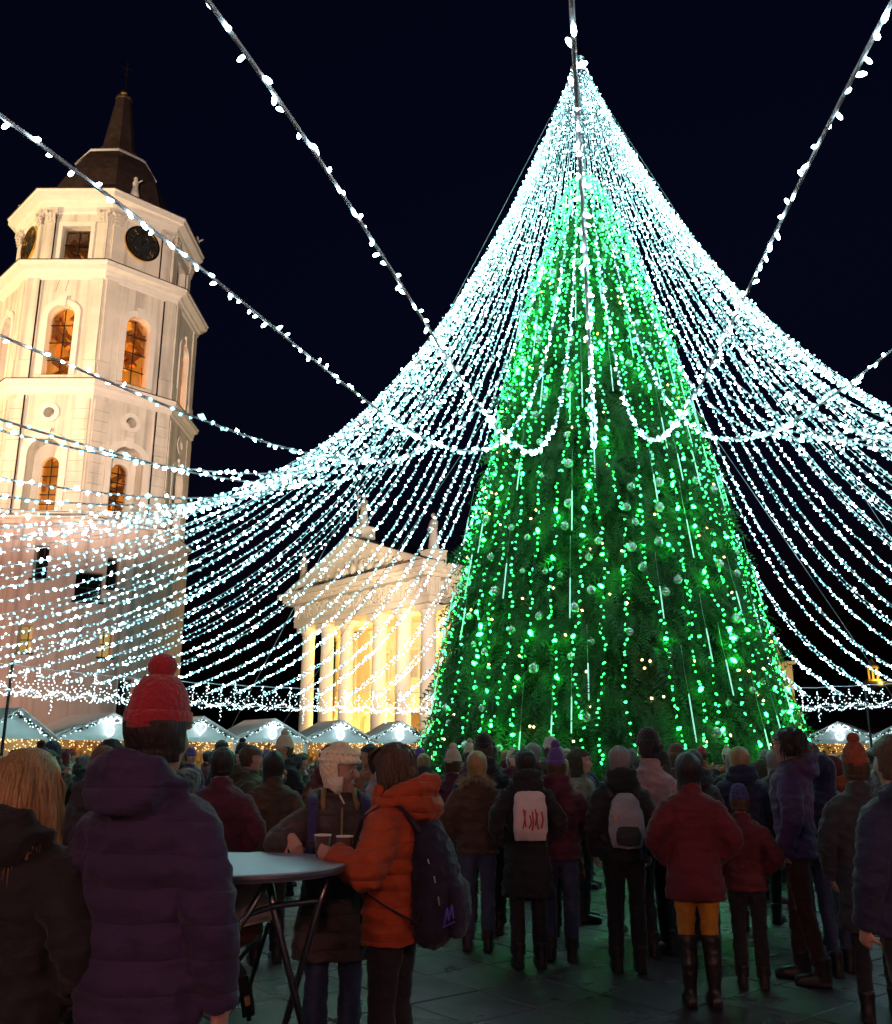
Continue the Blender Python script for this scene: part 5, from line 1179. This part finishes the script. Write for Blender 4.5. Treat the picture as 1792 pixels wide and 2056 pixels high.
# his backpack
NAVYB = cloth('backpack_navy', (.016, .014, .034))
bk = thing('backpack', 'bulky dark navy backpack with blue mark worn over the orange jacket', 'backpack', MLOC, MH); bk.scale = (.95, .92, .97)
bk_dy = -.075
b = MB(); b.tube([(0, .27, .80), (0, .305, .87), (0, .325, 1.0), (0, .315, 1.14), (0, .285, 1.27), (0, .26, 1.36), (0, .25, 1.40)], [(.10, .07), (.155, .115), (.165, .135), (.155, .13), (.135, .105), (.10, .07), (.05, .04)], 20, ref=(0, 1, 0)); link('bag', fuse(b, 'bag', NAVYB, .012, 3, .014, 11.), bk)
b = MB(); b.tube([(0, .44, .84), (0, .455, .95), (0, .445, 1.07), (0, .42, 1.12)], [(.09, .03), (.125, .05), (.12, .045), (.07, .02)], 16, ref=(0, 1, 0)); link('front_pocket', fuse(b, 'front_pocket', NAVYB, .012, 3, .010, 14.), bk)
b = MB(); b.tube([(-.04, .24, 1.38), (-.03, .25, 1.43), (.03, .25, 1.43), (.04, .24, 1.38)], .011, 8); b.build('haul_loop', IRON, bk, smooth=True)
for s_ in (-1, 1):
    b = MB(); b.tube([(s_ * .11, .19, 1.33), (s_ * .14, .10, 1.455), (s_ * .15, 0, 1.465), (s_ * .165, -.12, 1.39), (s_ * .175, -.165, 1.24), (s_ * .205, -.10, 1.06), (s_ * .205, .04, .99), (s_ * .15, .22, .90)], [(.010, .030)] * 4 + [(.007, .022), (.005, .012), (.004, .011), (.004, .010)], 8, ref=(1, 0, 0)); b.build('strap', NAVYB, bk, smooth=True)
b = MB()
for k, (x, z) in enumerate(((.163, 1.21), (.150, 1.13), (.172, 1.04))): b = MB(); b.tube([(x, .33 + .03 * k, z), (x + .004, .338 + .03 * k, z - .022 - .008 * k)], .004, 6); b.build('zip_pull', mat('pale_plastic', (.35, .35, .4), .4), bk)
BLUEM = mat('blue_print', (.10, .10, .55), .5)
b = MB()                                                 # brushed blue emblem on the pocket side
for (y0_, z0_, y1_, z1_, wd) in ((.405, .90, .425, .985, .012), (.425, .985, .432, .93, .010), (.432, .93, .45, 1.0, .010), (.45, 1.0, .458, .94, .009), (.40, .895, .465, .925, .008)):
    b.tube([(.128, y0_, z0_), (.131, (y0_ + y1_) / 2, (z0_ + z1_) / 2), (.128, y1_, z1_)], [(.003, wd * .5)] * 3, 6, ref=(0, 0, 1))
b.build('printed_emblem', BLUEM, bk)

for c in bk.children:
    if c.name.split('.')[0] != 'strap': c.location.y = bk_dy
# ------------------------------------------------------------------ pushchair behind the table
CANV = mat('cream_canvas', (.42, .37, .31), .8, bump=.3, bscale=18, var=.12, vscale=6)
ps = thing('pushchair', 'pushchair with cream canvas cover and black basket under the table', 'pushchair', (-1.2, 5.05, 0))
def pl(px, py, Y): q = at(px, py, Y); return q - Vector((-1.2, 5.05, 0))
A = [pl(420, 1740, 5.0), pl(520, 1740, 5.05), pl(545, 1845, 5.05), pl(455, 1868, 4.92), pl(418, 1862, 4.95)]
Bk = [q + Vector((-.03, .34, .04)) for q in A]
hd = MB(); mid = pl(500, 1772, 4.93); ridge = pl(455, 1862, 4.92)
hd.add(A + [pl(478, 1790, 4.93)] + Bk, [(0, 1, 5), (1, 2, 5), (2, 3, 5), (3, 4, 5), (4, 0, 5), (1, 0, 6, 7), (2, 1, 7, 8), (3, 2, 8, 9), (4, 3, 9, 10), (0, 4, 10, 6), (6, 10, 9, 8, 7)])
me = evaluated(hd.mesh('canopy', CANV), [('SUBSURF', dict(levels=3, render_levels=3, subdivision_type='SIMPLE'))])
for v in me.vertices:
    p = v.co; v.co = p + v.normal * (.010 * noise.noise(p * 9) + .006 * noise.noise(p * 21))
me.polygons.foreach_set('use_smooth', [True] * len(me.polygons)); link('canopy', me, ps)
b = MB(); b.tube([A[0], A[5 - 1]], .006, 5); b.tube([A[4], A[3], A[2]], .007, 6); b.tube([A[3], pl(478, 1790, 4.928), A[1]], .005, 5); b.build('piping', mat('piping', (.5, .42, .34), .7), ps, smooth=True)
b = MB(); b.tube([pl(425, 1880, 5.05), pl(470, 1880, 5.1), pl(520, 1868, 5.15)], [.05, .07, .05], 10); link('seat_shell', fuse(b, 'seat_shell', cloth('seat_red', (.06, .012, .012)), .02, 2), ps)
b = MB(); b.tube([pl(370, 1990, 4.85), pl(400, 1960, 4.85), pl(440, 1950, 4.9), pl(468, 1985, 4.92)], [(.11, .10), (.14, .13), (.13, .13), (.09, .09)], 14); link('basket', fuse(b, 'basket', cloth('basket_black', (.012, .010, .010)), .02, 3, .02), ps)
b = MB(); b.beam(pl(418, 1965, 4.68), pl(452, 1990, 4.7), .045, .008); b.build('strap_tag', mat('tag_tan', (.38, .24, .18), .6), ps)
for q in (((395, 2040, 4.7), (470, 1940, 4.75), (520, 1880, 4.9)), ((440, 2056, 4.75), (500, 1985, 4.85), (540, 1855, 5.05)), ((500, 2050, 4.9), (495, 1960, 4.9))):
    b = MB(); b.tube([pl(*k) for k in q], .011, 8); b.build('frame_tube', IRON, ps, smooth=True)
for px, Y in ((375, 4.75), (505, 4.8), (470, 5.15)):
    c = at(px, 2050, Y); c = Vector((c.x + 1.2, Y - 5.05, .12)); ring = [(c.x, c.y + .105 * math.cos(a), c.z + .105 * math.sin(a)) for a in np.linspace(0, 2 * PI, 25)[:-1]]
    b = MB(); b.tube(ring, .016, 8, closed=True, ref=(1, 0, 0)); wh = b.build('wheel', mat('rubber', (.02, .02, .02), .7), ps, smooth=True)
    b = MB(); b.lathe([(.02, -.02), (.02, .02)], 10)
    for k in range(5): b.beam((0, 0, 0), (.095 * math.cos(k * 1.2566), .095 * math.sin(k * 1.2566), 0), .012, .012)
    hb = b.mesh('hub', mat('grey_plastic', (.2, .2, .2), .5)); o = link('hub', hb, wh, c); o.rotation_euler.y = PI / 2
b = MB(); b.beam(pl(492, 1975, 4.8), pl(500, 2040, 4.8), .05, .05); b.beam(pl(496, 2000, 4.77), pl(499, 2018, 4.77), .04, .02, 1); b.build('brake_block', [IRON, mat('amber_reflector', (.5, .28, .12), .3)], ps)

# ------------------------------------------------------------------ other figures close by
def P_at(px, d): return ((px - CX) / 1925 * d, d, 0)
def near_person(px, d, H, heading, i, long_, cc, lg, lm, hw_, label, boots=BOOT, bm=None, wide=1., rad=.5):
    p = P_at(px, d); taken.append(((p[0], p[1]), rad)); used[label] = 1
    return person(p, heading, H, BODIES[i], (LONGS if long_ else COATS)[i], CLOTH[cc] if isinstance(cc, str) else cc, lg, lm, hw_, label, None, boots, bm, wide=wide)
VIO = quilted(cloth('violet_blue', (.035, .020, .070)), 3.4)
rh = near_person(312, 3.1, 1.84, R(158), 0, False, VIO, LEGS[0], cloth('aubergine', (.04, .014, .05)), [('hair', HAIR_U, HAIRD), ('knit_hat', POMHAT, KNIT['red'])], 'person in violet jacket, teal scarf and red bobble hat close to the camera', wide=1.02)
b = MB(); b.tube([(.105 * math.cos(a), .012 + .10 * math.sin(a), 1.485 + .012 * math.sin(2 * a)) for a in np.linspace(0, 2 * PI, 21)[:-1]], .038, 10, closed=True)
put('scarf', fuse(b, 'scarf', mat('teal_knit', (.012, .06, .062), .95, bump=.9, bscale=45, sheen=.3), .01, 2, .012, 14.), rh)
bl = near_person(58, 3.15, 1.66, R(165), 1, True, 'black', LEGS[1], DARKT, [('hair', HAIR_L, HAIRL)], 'person with long blonde hair in black coat at the left edge', wide=1.02)
put('hair_locks', locks_mesh('hair_locks', HAIRL, 420, True), bl)
# yellow tights, over-knee boots
YT = cloth('yellow_tights', (.46, .20, .015)); p = P_at(1383, 6.95)
TB = legs_mesh('tights', -.004, .98, .3, stance=.085); taken.append(((p[0], p[1]), .5))
Yw = person(p, R(176), 1.66, BODIES[1], coat_mesh('coat', ARMS_POCKET, hem=.715, flare=1.1, puff=1.1, quilt=.035, voxel=.015), cloth('wine_coat', (.115, .010, .016)), TB, YT, [('hair', HAIR_L, HAIRD)], 'person in yellow tights, wine red coat and over-knee black boots', None, None, None)
for s_ in (-1, 1):
    b = MB(); b.tube([(0, .09, .045), (0, .04, .052), (0, -.04, .046), (0, -.12, .036), (0, -.165, .03)], [(.034, .044), (.042, .05), (.044, .046), (.042, .034), (.022, .02)], 14); b.tube([(0, .035, .05), (0, .028, .12), (0, .032, .28), (0, .02, .38), (0, .012, .475)], [(.046, .052), (.044, .048), (.062, .066), (.066, .068), (.075, .078)], 16, ref=(0, 1, 0)); b.box((0, -.035, .01), (.085, .24, .022)); b.box((0, .07, .03), (.07, .07, .06))
    put('boot', fuse(b, 'boot', mat('boot_leather', (.02, .017, .016), .42, bump=.2, bscale=30), .011, 2, .006, 14.), Yw, None, (s_ * .086, 0, 0))
near_person(1482, 7.45, 1.40, R(168), 1, False, 'dark red', LEGS[0], DARKT, [('hair', HAIR_U, HAIRB), ('knit_hat', BEANIE, mat('knit_stripe', (.05, .05, .16), .95, bump=.9, bscale=50))], 'child in dark red jacket and purple knit hat beside the yellow tights', rad=.45)
fm = near_person(1588, 7.6, 1.86, R(-118), 0, False, 'purple', LEGS[1], cloth('maroon_trousers', (.05, .014, .014)), [('hair', HAIR_S, HAIRD)], 'tall person in purple jacket with fur hood and glasses facing the tree')
fur([(-.13, .0, 1.47), (-.12, .12, 1.55), (0, .17, 1.60), (.12, .12, 1.55), (.13, .0, 1.47)], 900, .06, 'fur_collar', fm, mat('fur_grey', (.14, .12, .10), .9))
b = MB()
for s_ in (-1, 1): b.tube([(s_ * .034 + .024 * math.cos(a), -.106, 1.637 + .018 * math.sin(a)) for a in np.linspace(0, 2 * PI, 17)[:-1]], .0025, 5, closed=True, ref=(0, 1, 0)); b.tube([(s_ * .058, -.104, 1.64), (s_ * .08, 0, 1.64)], .002, 5)
put('hair_locks', locks_mesh('hair_locks', HAIRD, 220, False, 5), fm); put('glasses', b.mesh('glasses', IRON), fm)
near_person(1618, 9.2, 1.70, R(-40), 1, True, 'brown', LEGS[0], DARKT, [('hair', HAIR_L, HAIRB)], 'person with long brown hair looking back toward the stalls')
pk = near_person(1305, 8.6, 1.84, R(-150), 1, False, 'pink', LEGS[0], DARKT, [('hair', HAIR_U, HAIRD), ('knit_hat', BEANIE, KNIT['black'])], 'tall person in pale pink hooded jacket and black hat')
bb = near_person(1246, 8.0, 1.72, R(178), 0, False, 'black', LEGS[0], DARKT, [('hair', HAIR_S, HAIRG)], 'grey haired person in black jacket carrying a pale backpack')
def pack(px, d, H, heading, m, m2, label):
    q = P_at(px, d); t = thing('backpack', label, 'backpack', q, heading); s_ = H / 1.75; t.scale = (s_,) * 3
    b = MB(); b.tube([(0, .21, .96), (0, .235, 1.05), (0, .235, 1.2), (0, .215, 1.33), (0, .20, 1.38)], [(.12, .06), (.15, .085), (.145, .085), (.11, .06), (.06, .03)], 18, ref=(0, 1, 0)); link('bag', fuse(b, 'bag', m, .016, 3, .008), t)
    b = MB(); b.tube([(0, .31, .98), (0, .325, 1.06), (0, .31, 1.13)], [(.09, .025), (.11, .035), (.09, .02)], 14, ref=(0, 1, 0)); link('front_pocket', fuse(b, 'front_pocket', m2, .016, 3, .006), t)
    for e in (-1, 1): b = MB(); b.tube([(e * .1, .16, 1.35), (e * .13, .08, 1.46), (e * .14, -.02, 1.46), (e * .16, -.14, 1.35), (e * .19, -.08, 1.1), (e * .16, .12, 1.0)], [(.009, .028)] * 6, 8, ref=(1, 0, 0)); b.build('strap', m2, t, smooth=True)
    b = MB(); b.box((.1, .335, 1.2), (.02, .01, .05)); b.build('reflector', mat('amber_reflector', (.5, .28, .12), .3), t)
pack(1246, 8.0, 1.72, R(178), CLOTH['pale grey'], CLOTH['charcoal'], 'pale grey backpack on a black jacket before the tree')
cp = near_person(1118, 8.4, 1.66, R(170), 2, False, 'wine', LEGS[0], JEANS, [('hair', HAIR_U, HAIRB), ('knit_hat', POMHAT, KNIT['purple'])], 'person in wine jacket and purple bobble hat raising a phone')
q = P_at(1118, 8.4); b = MB(); ph_ = link('mobile_phone', None, None, (q[0], q[1], 0), R(170)); ph_.scale = (.95,) * 3; tag(ph_, 'mobile phone held up by the purple bobble hat person', 'phone')
b.box((.0, -.36, 1.50), (.15, .01, .075)); b.build('case', IRON, ph_); b = MB(); b.box((0, -.3535, 1.50), (.138, .002, .066)); b.build('screen', mat('phone_screen', (.1, .1, .1), .2, emit=(.3, .55, .45), es=.8), ph_)
q = P_at(1056, 8.15); bg_ = thing('drawstring_bag', 'white drawstring bag with red lettering worn on a black coat', 'bag', q, R(184))
b = MB(); b.tube([(0, .19, .98), (0, .205, 1.06), (0, .205, 1.22), (0, .19, 1.34), (0, .18, 1.37)], [(.135, .025), (.145, .05), (.145, .05), (.13, .03), (.10, .015)], 20, ref=(0, 1, 0)); link('fabric_bag', fuse(b, 'fabric_bag', mat('white_cotton', (.66, .56, .54), .8, bump=.4, bscale=9), .014, 3, .008), bg_)
for e in (-1, 1): b = MB(); b.tube([(e * .1, .18, 1.36), (e * .13, .09, 1.45), (e * .14, -.02, 1.45), (e * .17, -.13, 1.33), (e * .2, -.05, 1.1), (e * .13, .17, .99)], .006, 6); b.build('drawstring', IRON, bg_, smooth=True)
for x, z0_, z1_, sk in ((-.08, .12, .25, -.015), (-.055, .11, .24, .012), (-.03, .14, .27, -.012), (-.005, .10, .25, -.01), (.02, .12, .22, -.02), (.045, .13, .26, .01), (.07, .12, .27, -.015)):
    b = MB(); b.tube([(x, .262, .96 + z0_), (x + sk, .266, .96 + (z0_ + z1_) / 2), (x + sk * .4, .258, .96 + z1_)], [(.007, .004)] * 3, 5, ref=(0, 1, 0)); b.build('red_stroke', mat('red_ink', (.42, .03, .04), .5), bg_)
near_person(1056, 8.15, 1.70, R(184), 1, True, 'black', LEGS[0], DARKT, [('hair', HAIR_S, HAIRD)], 'dark haired person in black coat wearing the white drawstring bag')
fb = near_person(958, 8.8, 1.68, R(172), 1, False, 'brown', LEGS[0], JEANS, [('hair', HAIR_L, HAIRL)], 'person with long blonde hair and tan fur hood before the tree')
fur([(-.15, .0, 1.44), (-.14, .12, 1.50), (0, .18, 1.53), (.14, .12, 1.50), (.15, .0, 1.44)], 900, .06, 'fur_collar', fb)
nr = near_person(1800, 4.7, 1.74, R(-160), 0, False, 'navy', LEGS[1], DARKT, [('hair', HAIR_S, HAIRB)], 'person in navy jacket cut by the right picture edge')
near_person(1722, 6.6, 1.68, R(160), 0, True, 'charcoal', LEGS[1], DARKT, [('hair', HAIR_U, HAIRB), ('knit_hat', POMHAT, mat('knit_rust', (.30, .07, .03), .95, bump=.9, bscale=50))], 'person in charcoal coat and rust bobble hat at the right')
near_person(1652, 7.9, 1.64, R(185), 1, False, 'navy', LEGS[1], JEANS, [('hood', HOODUP, CLOTH['navy'])], 'person in navy jacket with hood up beside the fur hood')
near_person(445, 7.2, 1.70, R(190), 1, False, 'wine', LEGS[0], DARKT, [('hair', HAIR_S, HAIRD)], 'dark haired person in wine jacket behind the violet jacket')
near_person(205, 6.2, 1.66, R(170), 1, True, 'charcoal', LEGS[0], DARKT, [('hair', HAIR_U, HAIRB), ('knit_hat', BEANIE, KNIT['brown'])], 'person in charcoal coat and brown knit hat beside the violet jacket')
near_person(548, 8.3, 1.68, R(200), 1, False, 'brown', LEGS[0], DARKT, [('hair', HAIR_L, HAIRD)], 'person with long dark hair in brown jacket left of the earflap hat')
near_person(1395, 9.4, 1.70, R(190), 0, False, 'charcoal', LEGS[0], DARKT, [('hair', HAIR_S, HAIRB)], 'brown haired person in charcoal jacket behind the wine red coat')
# the mass of visitors behind them
random.seed(21)
taken.append(((TX, TY), 6.6))
def sprinkle(n, u0, u1, d0, d1, pw=1.):
    for k in range(n):
        d = d0 + (d1 - d0) * random.random() ** pw; u = random.uniform(u0, u1); p = P_at(u, d); crowd(p[0], p[1])
sprinkle(12, 900, 1520, 8.8, 10.4); sprinkle(18, 880, 1620, 9.6, 13); sprinkle(44, 840, 1640, 13, 20.5)
sprinkle(14, 480, 860, 9.5, 13); sprinkle(42, 430, 880, 13, 30)
sprinkle(16, -10, 460, 7.5, 13); sprinkle(50, -20, 480, 13, 32)
sprinkle(10, 1620, 1810, 9.0, 14); sprinkle(34, 1600, 1810, 14, 44)
# low railing round the tree
rl = MB()
for k in range(7): rl.box((-.6 + k * .2, 0, .5), (.045, .03, .9))
rl.box((0, 0, .93), (1.35, .05, .06)); rl.box((0, 0, .15), (1.35, .05, .05)); rl_me = rl.mesh('low_railing', mat('white_paint', (.7, .7, .7), .6))
for k in range(17):
    a = PHC + R(-88 + 11 * k); o = link('low_railing', rl_me, None, (TX + 6.0 * math.sin(a), TY - 6.0 * math.cos(a), 0), a); tag(o, 'white low railing panel around the foot of the tree', 'railing', 'railing panels around the tree')

# unseen lamp posts added behind the camera as warm fill light on the people
for x, y, lab in ((-5.0, -4.5, 'added fill street lamp behind the camera on the tower side'), (5.5, -4.5, 'added fill street lamp behind the camera on the far side from the tower'), (.4, -6.5, 'added fill street lamp straight behind the camera')):
    t = thing('street_lamp', lab, 'street lamp', (x, y, 0)); z = 4.2
    b = MB(); b.tube([(0, 0, 0), (0, 0, z - .35)], [.08, .05], 8); b.lathe([(.2, 0), (.2, .25), (.1, .5)], 8); b.build('post', IRON, t)
    b = MB(); b.ell((0, 0, z), (.3, .3, .36), 14, 8); b.build('globe', mat('fill_globe', (1, .8, .5), .4, emit=(1., .43, .37), es=120.), t, smooth=True)
    b = MB(); b.lathe([(.2, z + .34), (.05, z + .5)], 10); b.build('lamp_cap', IRON, t)
bpy.data.scenes.remove(SCRATCH)
